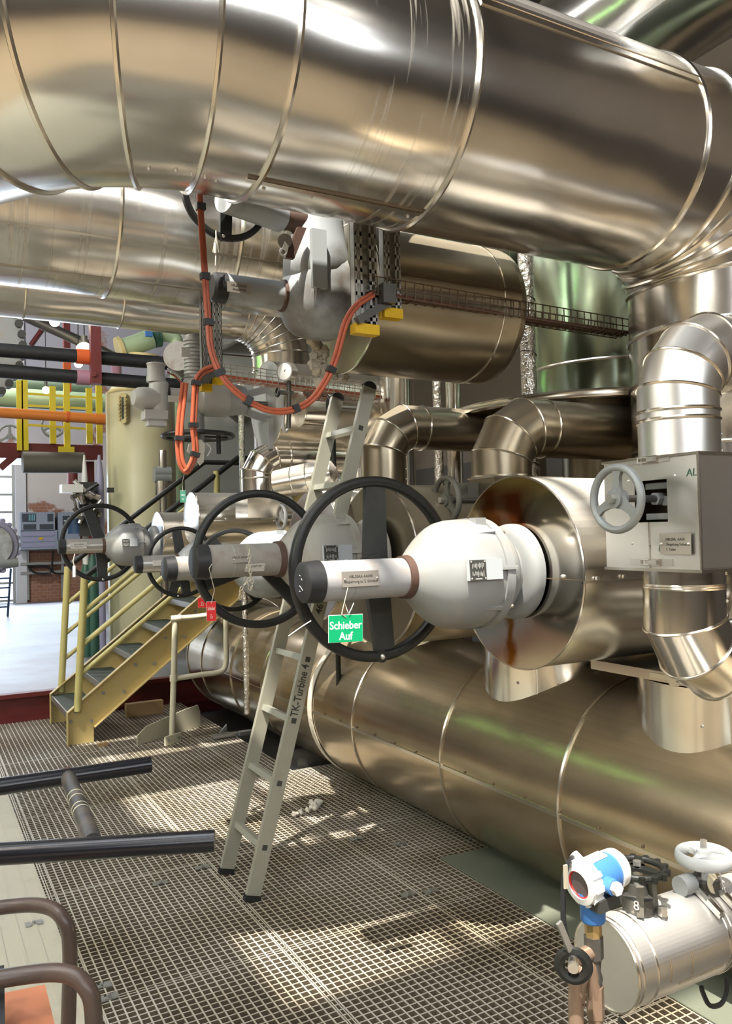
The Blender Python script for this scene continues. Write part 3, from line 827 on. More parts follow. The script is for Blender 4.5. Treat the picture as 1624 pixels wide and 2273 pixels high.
# chain on the third valve
def chain(T, pts, r=.0028, link=.020, mat=None):
    mb = MB(); n = 0
    for i in range(len(pts) - 1):
        p, q = Vector(pts[i]), Vector(pts[i + 1]); L = (q - p).length; k = max(1, int(L / (link * .75)))
        for j in range(k):
            c = p.lerp(q, (j + .5) / k); d = (q - p).normalized(); u, w, _ = frame(d)
            s = u if n % 2 else w; n += 1
            mb.sweep([c + d * link * .5 * math.cos(t) + s * link * .28 * math.sin(t) for t in [2 * PI * m / 10 for m in range(10)]], r, 5, closed=True)
    T.part('chain', mb, mat or M['brass'])
g = [at_y(x, y, 3.12) for x, y in ((548, 1207), (553, 1222), (556, 1282), (540, 1300), (532, 1312), (533, 1330))]
chain(T2, g, r=.0018, link=.020, mat=M['wire'])
g = [at_y(x, y, 3.12) for x, y in ((543, 1280), (552, 1302), (556, 1310), (560, 1298), (558, 1282))]
chain(T2, g, r=.0018, link=.020, mat=M['wire'])

# ------------------------------------------------------------------ insulated casings behind the valves
def heat_tint():
    """end disc of polished steel with heat colours and brown run marks of its own"""
    m = cladding('heat_tinted_disc', (0.72, 0.68, 0.60), 0.14, wave=0.015)
    nt = m.node_tree; b = nt.nodes['Principled BSDF']
    tc = node(nt, 'ShaderNodeTexCoord'); s = node(nt, 'ShaderNodeSeparateXYZ'); nt.links.new(tc.outputs['Object'], s.inputs[0])
    wob = noise(nt, 5, 4)
    yy = math_(nt, 'ADD', s.outputs[1], ramp(nt, wob, 0.3, 0.7, -0.05, 0.05))
    def blob(cy, wy, z0, z1, fade):
        d = math_(nt, 'ABSOLUTE', math_(nt, 'SUBTRACT', yy, cy), 0)
        a = ramp(nt, d, wy, wy * .25)
        b1 = ramp(nt, s.outputs[2], z0 - fade, z0); b2 = ramp(nt, s.outputs[2], z1 + .05, z1)
        return math_(nt, 'MULTIPLY', a, math_(nt, 'MULTIPLY', b1, b2))
    k1 = blob(0.13, 0.13, 0.16, 0.32, 0.05); k2 = blob(-0.03, 0.14, 0.12, 0.30, 0.1); k3 = blob(0.06, 0.055, -0.36, -0.19, 0.02)
    gold = ramp(nt, s.outputs[2], 0.12, 0.33)
    col = mixc(nt, gold, (0.72, 0.68, 0.60), (0.62, 0.48, 0.16))
    col = mixc(nt, k1, col, (0.30, 0.10, 0.02))
    col = mixc(nt, k2, col, (0.34, 0.09, 0.02))
    col = mixc(nt, k3, col, (0.36, 0.17, 0.03))
    nt.links.new(col, b.inputs['Base Color'])
    return m
M['tint'] = heat_tint()

def casing(label, x0, x1, y, z, R, mat, disc, seam=True, rim=True, lens=None, group=None):
    T = Thing('insulated_casing', label, 'insulation casing', (x0, y, z), group)
    T.part('shell', MB().lathe((x0, y, z), X, [(0, R), (x1 - x0, R), (x1 - x0, 0)], 80), mat)
    T.part('end_disc', MB().lathe((x0, y, z), X, [(0, 0), (0, R), (.004, R)], 80), disc)
    if rim: T.part('edge_bead', MB().torus((x0 + .004, y, z), X, R + .002, .004, .006, seg=80, sub=6), M['seam'])
    if seam:
        T.part('lap_strip', MB().bar((x0, y - R - .001, z - .025), (x1, y - R - .001, z - .025), .006, .012, Y), M['seam'])
        for k in range(4):
            T.part('screw', MB().cyl((x0 + .06 + k * .13, y - R - .002, z - .012), (x0 + .06 + k * .13, y - R - .012, z - .012), .008, seg=8), M['bolt'])
    return T
C1 = casing('nearest large insulated casing, its end disc stained with brown heat colours', 2.045, 2.86, 2.515, 1.482, 0.371, M['clad_valve'], M['tint'])
C1.part('disc_slit', MB().box(2.040, 2.044, 2.515 - .371, 2.515 - .185, 1.464, 1.467), M['seam_dark'], 'dark slit in the disc')
C1.part('screw', MB().sphere((2.043, 2.515 - .27, 1.475), .009, 10), M['bolt'])
C1.part('vent_collar', MB().torus((2.83, 2.515, 1.482), X, .365, .012, .03, seg=80, sub=6), M['seam'])
casing('dusty insulated casing behind the ladder, seen through the nearest handwheel', 1.86, 2.62, 3.29, 1.50, 0.37, M['clad_dusty'], M['clad_dusty'])
casing('insulated casing half hidden behind the dusty valve and ladder', 1.95, 2.7, 4.15, 1.53, 0.36, M['clad_valve'], M['clad'])
p = at_y(424, 1150, 5.42); casing('white-topped insulated casing between the two far handwheels', p.x, p.x + .7, 5.42, p.z, 0.172, M['clad_valve'], M['clad'])
p = at_y(314, 1192, 6.02); casing('farthest white-topped insulated casing, before the tank', p.x + .115, p.x + .62, 6.02, p.z, 0.178, M['clad_valve'], M['clad'])
p = at_y(535, 1210, 5.6); casing('round casing end with brown stains above the middle handwheel', p.x, p.x + .9, 5.75, p.z + .02, 0.27, M['clad_dusty'], M['clad'])

# casing of the upper valve
EY, EZ = 3.30, 2.72
CE = casing('high insulated casing under the overhead pipe, dusty top and big pale end disc', 1.73, 2.50, EY, EZ, 0.333, M['clad_dusty'], paint('beige_disc', (0.46, 0.43, 0.32), 0.35, 0.1, metal=0.4), seam=False)
CE.part('far_end', MB().lathe((2.50, EY, EZ), X, [(0, .333), (.03, .328), (.05, .31), (.06, 0)], 80), M['clad_dusty'])
CE.part('seam_band', MB().torus((2.40, EY, EZ), X, .334, .004, .005, seg=80, sub=6), M['seam'])
CE.part('lap_strip', MB().bar((1.74, EY - .334, EZ + .04), (2.5, EY - .334, EZ + .04), .012, .004, Y), M['seam_dark'])
ins = MB(); rnd = random.Random(4)
for k in range(26):
    q = at_y(rnd.uniform(694, 722), rnd.uniform(760, 850), 3.42)
    ins.lump(q, rnd.uniform(.010, .026), rnd)
for k in range(12):
    q = at_y(rnd.uniform(715, 775), rnd.uniform(828, 842), 3.42)
    ins.lump(q, rnd.uniform(.008, .016), rnd)
solo('torn_insulation', ins, M['wool'], 'ragged torn insulation wool under the high pale disc', 'insulation', at_y(700, 850, 3.4), sharp=60, kind='stuff')

# upper valve
def upper_valve():
    T = Thing('geared_valve', 'soiled grey geared valve hanging high behind the orange cables, black wheel at its top', 'valve', (1.6, EY, EZ))
    a, b = at_y(468, 605, EY), at_y(628, 637, EY)
    x0 = a.x; zz = 2.70; r = .062
    T.part('end_cap', MB().lathe((x0, EY, zz), X, [(0, 0), (0, r * .8), (.01, r), (.06, r * 1.05), (.06, 0)], 32), M['rubber'])
    T.part('stem_tube', MB().cyl((x0 + .06, EY, zz), (b.x, EY, zz), r, seg=32), M['enamel_old'])
    T.part('collar', MB().torus((b.x, EY, zz), X, r, .009, .016, seg=32, sub=8), M['rust'])
    bx = b.x
    # rounded, upright gear body: superellipse sections along X
    mb = MB(); secs = []
    zc, hz = zz + .02, .20
    n = 40
    for s, ky, kz, dz in ((0, .07, .07, 0), (.02, .10, .10, .0), (.05, .145, .145, .01), (.09, .172, .175, .015), (.14, .182, .19, .02), (.20, .185, .195, .02), (.245, .18, .19, .02), (.25, .175, .182, .015)):
        secs.append([V(bx + s, EY + ky * math.copysign(abs(math.cos(t)) ** .8, math.cos(t)), zz + dz + kz * math.copysign(abs(math.sin(t)) ** .8, math.sin(t))) for t in [2 * PI * k / n for k in range(n)]])
    vs = [p for s in secs for p in s]; fs = [tuple(range(n))]
    for i in range(len(secs) - 1):
        for k in range(n): fs.append((i * n + k, i * n + (k + 1) % n, (i + 1) * n + (k + 1) % n, (i + 1) * n + k))
    fs.append(tuple(range((len(secs) - 1) * n, len(secs) * n))[::-1])
    body = T.part('gear_body', mb.add(vs, fs), M['enamel_old'])
    # arm rising to the hand gear
    top = at_y(690, 470, EY); base = V(bx + .15, EY - .03, zz + .1)
    T.part('gear_arm', MB().lathe(base, V(0.03, -.02, 1), [(-.08, .10), (0, .150), (.06, .150), (.14, .132), (.22, .118), (.33, .112), (.42, .112), (.42, 0)], 40), M['enamel_old'])
    T.part('back_drum', MB().cyl((bx + .25, EY, zz), (1.74, EY, zz), .125, seg=48), M['enamel_old'])
    T.part('cover_plate', MB().obox(at_y(707, 575, EY - .20), X * .034, Z * .125 + X * -.0, Y * .012), M['plate_grey'])
    T.part('cover_rib', MB().bar(at_y(706, 635, EY - .20), at_y(702, 680, EY - .185), .016, .014, Y), M['enamel_old'])
    # hand gear: short drum, stem and wheel
    h0, h1 = at_y(497, 437, EY - .16), at_y(622, 468, EY - .06)
    T.part('hand_gear', MB().cyl(V(h0.x + .0, h0.y, h0.z), V(h1.x, h1.y, h0.z), .062, seg=32), M['enamel_old'])
    T.part('gear_neck', MB().cyl(V(h1.x, h1.y, h0.z), V(h1.x + .16, EY - .05, h0.z), .045, .075, seg=24), M['rust'])
    T.part('position_dial', MB().cyl(at_y(632, 535, EY - .14), at_y(632, 535, EY - .2), .03, seg=20), M['steel_dark'])
    T.part('dial_arm', MB().bar(at_y(640, 515, EY - .19), at_y(630, 560, EY - .19), .022, .02, Y), M['iron_dust'])
    T.part('dial_ring', MB().torus(at_y(628, 560, EY - .2), Y, .014, .004, seg=20, sub=6), M['steel'])
    T.part('rust_patch', MB().obox(at_y(655, 540, EY - .17), X * .02, Z * .07 + X * .03, Y * .01), M['rust'], 'dark rusty corner')
    # wheel: centre and radius from three rim points
    yw = EY - .06
    P = [at_y(402, 420, yw), at_y(515, 537, yw), at_y(590, 485, yw)]
    (ax, az), (bx2, bz), (cx_, cz) = [(p.x, p.z) for p in P]
    D = 2 * (ax * (bz - cz) + bx2 * (cz - az) + cx_ * (az - bz))
    ux = ((ax**2 + az**2) * (bz - cz) + (bx2**2 + bz**2) * (cz - az) + (cx_**2 + cz**2) * (az - bz)) / D
    uz = ((ax**2 + az**2) * (cx_ - bx2) + (bx2**2 + bz**2) * (ax - cx_) + (cx_**2 + cz**2) * (bx2 - ax)) / D
    R = math.hypot(ax - ux, az - uz)
    handwheel(T, (ux, yw, uz), Y, R, (272, 150, 30), rw=R * .075, ra=R * .07, hub=R * .18, sw=R * .13, knob=276, taper=1.1)
    T.part('gear_shaft', MB().cyl((ux, yw - .06, uz), (ux, EY + .02, uz), .02, seg=14), M['spoke'])
    c = at_y(530, 628, EY - .066)
    pl = T.part('name_plate', MB().obox(V(c.x, EY - r - .004, zz - .01), X * .052, Z * .022, Y * .002), paint_plate)
    for i, s in enumerate(('HBL20 AA090', 'Absperrung')):
        T.part('lettering', text_mb(s, .012, V(c.x, EY - r - .0068, zz - .002 - .016 * i), X, Z, .0003, 'CENTER'), M['print'], on=pl)
upper_valve()

# ================================================================== LATCHED BOXES AND SMALL WHEELS
def disc_wheel(T, c, ax, R, mat, spokes=(90, 210, 330), rw=.14, name='handwheel', nutmat=None, depth=.014):
    """cast wheel: flat rounded rim, three flared spokes, hub with nut"""
    c = Vector(c); u, w, d = frame(ax)
    if abs(d.z) < .9: u, w = Z.cross(d).normalized(), Z
    rim = T.part(name, MB().torus(c, d, R * (1 - rw * .8), R * rw * .8, depth, seg=56, sub=12), mat)
    for a in spokes:
        t = rad(a); e = u * math.cos(t) + w * math.sin(t); s = e.cross(d)
        q = lambda k, h: c + e * R * k + s * R * h
        poly = [q(.10, -.24), q(.10, .24), q(.36, .13), q(.62, .10), q(.80, .17), q(.80, -.17), q(.62, -.10), q(.36, -.13)]
        T.part('spoke', MB().prism([p - d * depth * .5 for p in poly], d * depth), mat, on=rim)
    T.part('hub', MB().cyl(c - d * depth * 1.2, c + d * depth * 1.6, R * .27, seg=28), mat, on=rim)
    T.part('nut', MB().cyl(c - d * depth * 2.6, c - d * depth * 1.1, R * .13, seg=6), nutmat or M['bolt'], on=rim)
    return rim

BX0, BX1, BY0, BY1, BZ0, BZ1 = 2.10, 2.55, 1.695, 2.085, 1.513, 1.868
def latched_box():
    T = Thing('latched_valve_box', 'bright sheet metal box with toggle latches around a small valve, right edge', 'box', (2.3, 1.9, BZ0))
    t = .004
    hy0, hy1, hz0, hz1 = at_x(1480, 1100, BX0).y, at_x(1408, 1100, BX0).y, at_x(1480, 1158, BX0).z, at_x(1478, 1063, BX0).z
    sh = MB()
    sh.box(BX0, BX0 + t, BY0, hy0, BZ0, BZ1).box(BX0, BX0 + t, hy1, BY1, BZ0, BZ1).box(BX0, BX0 + t, hy0, hy1, BZ0, hz0).box(BX0, BX0 + t, hy0, hy1, hz1, BZ1)
    sh.box(BX0, BX1, BY0, BY0 + t, BZ0, BZ1).box(BX0, BX1, BY1 - t, BY1, BZ0, BZ1).box(BX1 - t, BX1, BY0, BY1, BZ0, BZ1)
    sh.box(BX0, BX1, BY0, BY1, BZ1 - t, BZ1).box(BX0, BX1, BY0, BY1, BZ0, BZ0 + t)
    T.part('box_shell', sh, M['clad_matt'])
    T.part('top_rim', MB().box(BX0 - .006, BX1, BY0 - .006, BY1 + .006, BZ1, BZ1 + .008), M['seam'])
    T.part('bottom_rim', MB().box(BX0 - .006, BX1, BY0 - .006, BY1 + .006, BZ0 - .01, BZ0), M['seam'])
    T.part('corner_bead', MB().cyl((BX0, BY0, BZ0), (BX0, BY0, BZ1), .005, seg=10), M['seam'])
    T.part('lap_seam', MB().box(BX0 - .003, BX0, hy0 + .075, hy0 + .079, BZ0, hz0), M['seam'])
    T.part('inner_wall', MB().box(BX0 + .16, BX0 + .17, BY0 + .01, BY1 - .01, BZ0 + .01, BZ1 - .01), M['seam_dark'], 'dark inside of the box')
    zc = (hz0 + hz1) / 2
    T.part('yoke', MB().box(BX0 + .03, BX0 + .07, hy0 + .02, hy1 - .02, zc + .04, zc + .06).box(BX0 + .03, BX0 + .07, hy0 + .02, hy1 - .02, zc - .06, zc - .04).bar((BX0 + .04, hy0 + .03, zc), (BX0 + .16, hy0 + .03, zc), .05, .03), M['iron_grey'])
    for (py, pz, mb) in ((1445, 1020, 0), (1452, 1248, 1)):
        q = at_x(py, pz, BX0)
        lt = T.part('toggle_latch', MB().box(BX0 - .010, BX0, q.y - .028, q.y + .03, q.z - .012, q.z + .012), M['seam'])
        T.part('latch_lever', MB().box(BX0 - .018, BX0 - .010, q.y - .022, q.y + .006, q.z - .007, q.z + .007), M['bolt'], on=lt)
        T.part('latch_hook', MB().sweep([V(BX0 - .014, q.y + .01, q.z - .008), V(BX0 - .014, q.y + .045, q.z - .008), V(BX0 - .014, q.y + .045, q.z + .008), V(BX0 - .014, q.y + .01, q.z + .008)], .0025, 6), M['bolt'], on=lt)
        T.part('latch_foot', MB().box(BX0 - .004, BX0, q.y - .075, q.y - .035, q.z - .011, q.z + .011), M['bolt'], on=lt)
        T.part('latch_foot', MB().box(BX0 - .004, BX0, q.y + .05, q.y + .10, q.z - .011, q.z + .011), M['bolt'], on=lt)
    q = at_x(1503, 1207, BX0)
    pl = T.part('name_plate', MB().box(BX0 - .012, BX0 - .009, q.y - .06, q.y + .06, q.z - .033, q.z + .033), paint('dull_plate', (0.52, 0.48, 0.42), 0.4, 0.1, metal=.6))
    for i, s in enumerate(('HBL20A  AA50', 'Umgehung Schieber', '1. Teiler')):
        T.part('lettering', text_mb(s, .0115, V(BX0 - .0125, q.y + .035, q.z + .014 - .016 * i), -Y, Z, .0003), M['print'], on=pl)
    for s in (-1, 1): T.part('rivet', MB().sphere((BX0 - .013, q.y + .052 * s, q.z), .005, 8), M['bolt'], on=pl)
    for s, px, py, sz in (('AL', 1523, 1050, .034), ('1', 1438, 1217, .03), ('1', 1459, 1218, .03)):
        q = at_x(px, py, BX0)
        T.part('handwriting', text_mb(s, sz, V(BX0 - .001, q.y, q.z), -Y, Z + Y * -.12, .0004), M['dark_green'], 'green hand-drawn mark')
    for px, py in ((1394, 1068), (1497, 1056), (1403, 1206)):
        q = at_x(px, py, BX0); T.part('screw', MB().sphere((BX0, q.y, q.z), .0045, 8), M['bolt'])
    c = V(1.95, 1.885, 1.739)
    T.part('spindle', MB().cyl(c, (BX0 + .14, c.y, c.z), .012, seg=14), M['steel_dark'])
    T.part('gland_nut', MB().cyl((BX0 + .02, c.y, c.z), (BX0 + .06, c.y, c.z), .022, seg=6), M['iron_grey'])
    disc_wheel(T, c, X, 0.112, M['iron_grey'], (95, 215, 335))
latched_box()

def lower_bend():
    T = Thing('lower_bypass_bend', 'bright insulated pipe bend hanging under the latched box, turning to the right', 'pipe', (2.25, 1.89, 1.1))
    pts = [V(2.25, 1.89, 1.503)] + arc_pts((2.25, 1.89, 1.19), -Z, X, 0.19, 3) + [V(3.2, 1.89, 1.19)]
    jacket(T, pts, .131, M['clad_bright'], bands=[((2.25, 1.89, 1.452), Z), ((2.25, 1.89, 1.445), Z)], bead=.005, seg=64)
    screws(T, [V(2.25 + .131 * math.cos(-1.0), 1.89 + .131 * math.sin(-1.0), z) for z in (1.49, 1.40)], 0)
lower_bend()
def flange_tray():
    zt = 1.10
    a, b = at_z(1312, 1468, zt), at_z(1549, 1509, zt)
    T = Thing('square_casing_foot', 'flat sheet metal casing foot with toggle latch beneath the nearest casing', 'casing', (a.x + .3, (a.y + b.y) / 2, zt - .03))
    T.part('side_sheet', MB().box(a.x, a.x + .75, b.y - .05, a.y, zt - .004, zt + .004), M['clad_bright'])
    T.part('front_edge', MB().box(a.x - .004, a.x, b.y - .05, a.y, zt - .03, zt + .008), M['clad_bright'])
    q = at_x(1478, 1478, a.x - .004)
    T.part('toggle_latch', MB().box(a.x - .014, a.x - .004, q.y - .05, q.y + .07, zt - .018, zt), M['seam'])
    T.part('latch_knob', MB().cyl((a.x - .02, q.y - .04, zt - .02), (a.x, q.y - .04, zt - .02), .018, seg=16), M['seam'])
flange_tray()

def small_box(label, wl, y, z, x, wc, R, mat=None):
    T = Thing('small_valve_box', label, 'box', (x + .2, y, z - .1))
    T.part('box_shell', MB().box(x, x + .4, y - .17, y + .02, z - .06, z + .075), M['clad_dusty'] if mat is None else mat)
    T.part('top_rim', MB().box(x - .006, x + .4, y - .176, y + .026, z + .075, z + .083), M['seam'])
    T.part('yoke', MB().box(x - .06, x + .05, y - .05, y + .05, z - .02, z + .06), M['iron_dust'])
    T.part('spindle', MB().cyl(wc, (x, wc[1], wc[2]), .011, seg=12), M['steel_dark'])
    disc_wheel(T, wc, X, R, M['iron_dust'] if mat is None else M['iron_grey'], (100, 220, 340))
c = at_x(990, 1110, 1.97)
small_box('dusty box with a small dark handwheel, between nearest wheel and stained disc', '', 3.10, c.z + .03, 2.28, V(c.x * 1.06, c.y * 1.06, 1.65 + (c.z - 1.65) * 1.06), .111)
for px, py, r_, lab in ((624, 1148, .085, 'small pale handwheel seen above the dusty valve tube, left of the ladder'), (494, 1153, .085, 'small pale handwheel left of the upright elbow box')):
    yy = 4.9 if px > 600 else 6.0
    c = at_y(px, py, yy)
    T = Thing('small_handwheel_valve', lab, 'valve', (c.x + .2, c.y, c.z))
    disc_wheel(T, c, X, r_, M['plastic_white'], (90, 210, 330), depth=.012)
    T.part('spindle', MB().cyl(c, c + X * .22, .012, seg=12), M['steel_dark'])
    T.part('valve_body', MB().lathe(c + X * .08, X, [(0, .0), (0, .03), (.04, .045), (.08, .03), (.16, .055), (.16, 0)], 20), M['iron_grey'])
c = at_y(733, 1145, 4.4)
T = Thing('dark_handwheel_valve', 'small dark handwheel in shade behind the ladder rail', 'valve', c + X * .2)
disc_wheel(T, c, X, .10, M['black'], (90, 210, 330))
T.part('spindle', MB().cyl(c, c + X * .2, .012, seg=12), M['steel_dark'])
# ================================================================== LADDER
def ladder():
    yN, yF = 3.535, 3.885
    b0, t0 = V(1.322, 0, 0.02), V(1.985, 0, 2.37)
    d = (t0 - b0).normalized(); n = V(d.z, 0, -d.x)
    T = Thing('ladder', 'pale aluminium ladder leaning on the casings, marker writing on its near rail', 'ladder', (1.32, 3.7, 0))
    for y in (yN, yF):
        p, q = V(b0.x, y, b0.z), V(t0.x, y, t0.z)
        rl = T.part('rail', MB().obox((p + q) / 2, d * (q - p).length / 2, n * .034, Y * .0125), M['ladder'])
        T.part('foot_cap', MB().obox(p - d * .006, d * .014, n * .037, Y * .0155), M['rubber'], on=rl)
        T.part('head_cap', MB().prism([q - Y * .0155 + n * .036 * math.cos(t) + d * .030 * math.sin(t) for t in [PI * k / 14 for k in range(15)]], Y * .031), M['rubber'], on=rl)
    zs = [0.23 + .2765 * i for i in range(8)]
    for z in zs:
        c = b0 + d * ((z - b0.z) / d.z)
        T.part('rung', MB().obox(V(c.x, (yN + yF) / 2, c.z), n * .017, Y * (yF - yN) / 2, d * .014), M['ladder_step'])
        T.part('rung_socket', MB().obox(V(c.x, yN - .0125, c.z), n * .012, Y * .0015, d * .012), M['print'], 'dark square rung end')
    w = b0 + d * ((.80 - b0.z) / d.z)
    T.part('handwriting', text_mb('TK-Turbine 4', .054, V(w.x - n.x * .004, yN - .0132, w.z - n.z * .004), d, -n, .0004, squeeze=.82, bold=.0008), M['print'], 'black marker writing')
    w = b0 + d * ((1.27 - b0.z) / d.z)
    T.part('handwriting', text_mb('46', .047, V(w.x, yN - .0132, w.z), d, -n, .0004, bold=.0008), M['print'], 'black marker writing')
    w = b0 + d * ((1.375 - b0.z) / d.z)
    T.part('sticker', MB().cyl(V(w.x, yN - .0125, w.z), V(w.x, yN - .0140, w.z), .019, seg=24), M['blue_dark'], 'round blue sticker')
    T.part('sticker_dot', MB().cyl(V(w.x, yN - .0135, w.z), V(w.x, yN - .0146, w.z), .006, seg=16), M['blue'])
ladder()

# ================================================================== HANGERS, TRAYS, CABLES
def channel(T, x0, x1, y0, y1, z0, z1, mat, slots=True):
    """slotted steel channel, open to one side"""
    t = .003
    mb = MB()
    n = int((z1 - z0) / .05)
    w = x1 - x0
    mb.box(x0, x0 + t, y0, y1, z0, z1).box(x1 - t, x1, y0, y1, z0, z1).box(x0, x1, y1 - t, y1, z0, z1)
    lip = w * .34
    for s0 in (x0, x1 - lip):
        mb.box(s0, s0 + lip * .28, y0, y0 + t, z0, z1).box(s0 + lip * .72, s0 + lip, y0, y0 + t, z0, z1)
        for i in range(n + 1):
            z = z0 + i * .05
            mb.box(s0, s0 + lip, y0, y0 + t, z, min(z1, z + .016))
    return T.part('channel', mb, mat)
def hanger(label, x0, x1, y, z0, z1, depth=.04, grp='slotted hanger channels'):
    T = Thing('hanger_channel', label, 'hanger', ((x0 + x1) / 2, y, z0), grp)
    channel(T, x0, x1, y - depth / 2, y + depth / 2, z0, z1, M['steel_mid'])
    m = .004
    T.part('end_cap', MB().box(x0 - m, x1 + m, y - depth / 2 - m, y + depth / 2 + m, z0 - .006, z0 + .036), M['yellow_cap'], 'yellow end cap')
    return T
for (pa, pb, pz, y, lab) in ((785, 834, 738, 2.945, 'left slotted hanger of the front pair, yellow cap lower, before the high pale disc'), (849, 886, 703, 2.945, 'right slotted hanger of the front pair, before the high casing'),
                       (447, 467, 866, 4.62, 'left slotted hanger of the rear pair, above the motor valve'), (470, 492, 851, 4.62, 'right slotted hanger of the rear pair, above the motor valve')):
    a, b = at_y(pa, pz, y), at_y(pb, pz, y)
    hanger(lab, a.x, b.x, y, a.z, 7.2 if y < 4 else 7.2)

def tray(label, p, q, w, h, wire, n, mat, cables, grp='wire cable trays'):
    """basket tray of bent wire: long wires and U shaped cross wires; w is its depth along Y"""
    p, q = Vector(p), Vector(q); d = (q - p).normalized(); s = Z.cross(d).normalized()
    T = Thing('cable_tray', label, 'cable tray', p.lerp(q, .5), grp)
    mb = MB()
    for o, z in ((0, 0), (0, h * .5), (0, h), (w * .33, 0), (w * .66, 0), (w, 0), (w, h * .5), (w, h)):
        mb.sweep([p + s * o + Z * z, q + s * o + Z * z], wire, 5)
    T.part('long_wires', mb, mat)
    mb = MB(); L = (q - p).length
    for i in range(n):
        c = p + d * (L * (i + .5) / n)
        mb.sweep([c + Z * h, c, c + s * w, c + s * w + Z * h], wire, 5)
    T.part('cross_wires', mb, mat)
    for i, (o, z, r) in enumerate(cables):
        cb = MB().sweep([p + s * o + Z * z, p.lerp(q, .5) + s * (o + .01) + Z * (z - .002), q + s * o + Z * z], r, 8)
        solo('tray_cable', cb, M['cable_dusty'] if wire > .0029 else M['orange_cable'], label.split(' along')[0].split(' at')[0] + ': reddish cable lying in it, %s' % ('front side', 'middle', 'back side')[i], 'cable', p.lerp(q, .5) + Z * z, 'orange cables in trays')
p, q = at_y(828, 652, 2.90), at_y(1402, 742, 3.02)
tray('dark wire tray along the high casing to the overhead pipe', p, V(q.x, q.y, q.z), .10, .075, .003, 34, M['steel_brown'], ((.02, .012, .010), (.05, .012, .010), (.078, .012, .010)))
p, q = at_y(478, 836, 4.58), at_y(850, 885, 4.58)
tray('shiny wire tray along the far side behind the cable loop', p, q, .10, .085, .0028, 30, M['bolt'], ((.02, .012, .012), (.05, .012, .012), (.078, .012, .010)))
# brackets carrying the trays
T = Thing('tray_bracket', 'dark slotted bracket between the two front hangers', 'bracket', at_y(830, 700, 2.93))
a, b = at_y(792, 712, 2.91), at_y(868, 668, 2.91)
T.part('arm', MB().bar(a, b, .03, .03), M['steel_dark'])
T.part('clamp', MB().box(b.x - .06, b.x + .0, 2.87, 2.91, b.z - .02, b.z + .06), M['steel_dark'])
T = Thing('tray_bracket', 'small dark slotted bracket between the two rear hangers', 'bracket', at_y(455, 850, 4.58))
a, b = at_y(447, 846, 4.57), at_y(474, 828, 4.57)
T.part('arm', MB().bar(a, b, .045, .045), M['steel_dark'])

def smooth(pts, n=8):
    pts = [Vector(p) for p in pts]; out = []
    P = [pts[0] * 2 - pts[1]] + pts + [pts[-1] * 2 - pts[-2]]
    for i in range(1, len(P) - 2):
        for k in range(n):
            t = k / n
            out.append(.5 * ((2 * P[i]) + (P[i + 1] - P[i - 1]) * t + (2 * P[i - 1] - 5 * P[i] + 4 * P[i + 1] - P[i + 2]) * t * t + (3 * P[i] - P[i - 1] - 3 * P[i + 1] + P[i + 2]) * t ** 3))
    out.append(pts[-1]); return out

def cable_bundle(label, pix, y0, y1, r, n, ties, mat, tie_r=1.9):
    pts = []
    for i, (x, y) in enumerate(pix):
        t = i / (len(pix) - 1); pts.append(at_y(x, y, y0 + (y1 - y0) * t))
    sp = smooth(pts, 7)
    T = Thing('cable_loop', label, 'cable', sp[len(sp) // 2])
    for k in range(n):
        o = (k - (n - 1) / 2) * r * 1.75
        q = []
        for i, p in enumerate(sp):
            d = (sp[min(i + 1, len(sp) - 1)] - sp[max(i - 1, 0)]).normalized()
            s = d.cross(Y).normalized()
            q.append(p + s * o + Y * ((k % 2) * r * .9))
        T.part('cable', MB().sweep(q, r, 10), mat)
    for f in ties:
        i = int(f * (len(sp) - 2)); d = (sp[i + 1] - sp[i]).normalized(); s = d.cross(Y).normalized()
        w = r * (1.0 + .9 * (n - 1)) + .003
        c = sp[i] + Y * r * .4
        T.part('cable_tie', MB().obox(c, d * .013, s * w, Y * (r * 1.6 + .002)), M['rubber'], 'black binding tape')
    return T
cable_bundle('long orange cable pair hanging in a deep loop before the high valve and ladder head',
    [(443, 395), (446, 470), (452, 560), (458, 650), (463, 715), (468, 770), (483, 815), (505, 850), (545, 885), (590, 908), (635, 912), (685, 893), (720, 850), (745, 795), (768, 715), (795, 675), (828, 653)],
    3.02, 2.90, .0075, 2, (.06, .17, .26, .40, .52, .66, .80), M['orange_cable'])
cable_bundle('thin second orange cable beside the long loop at the rear hangers',
    [(455, 560), (460, 650), (466, 740), (472, 800), (490, 835), (520, 862)], 3.05, 3.05, .006, 1, (), M['orange_cable'])
cable_bundle('small teardrop loop of two orange cables in front of the motor valve',
    [(472, 816), (450, 826), (436, 850), (432, 900), (430, 950), (434, 990), (432, 1012), (420, 1040), (412, 1044), (402, 1025), (398, 985), (400, 940), (405, 890), (410, 850)], 4.54, 4.58, .0115, 2, (.16, .30, .46, .80), M['orange_cable'])

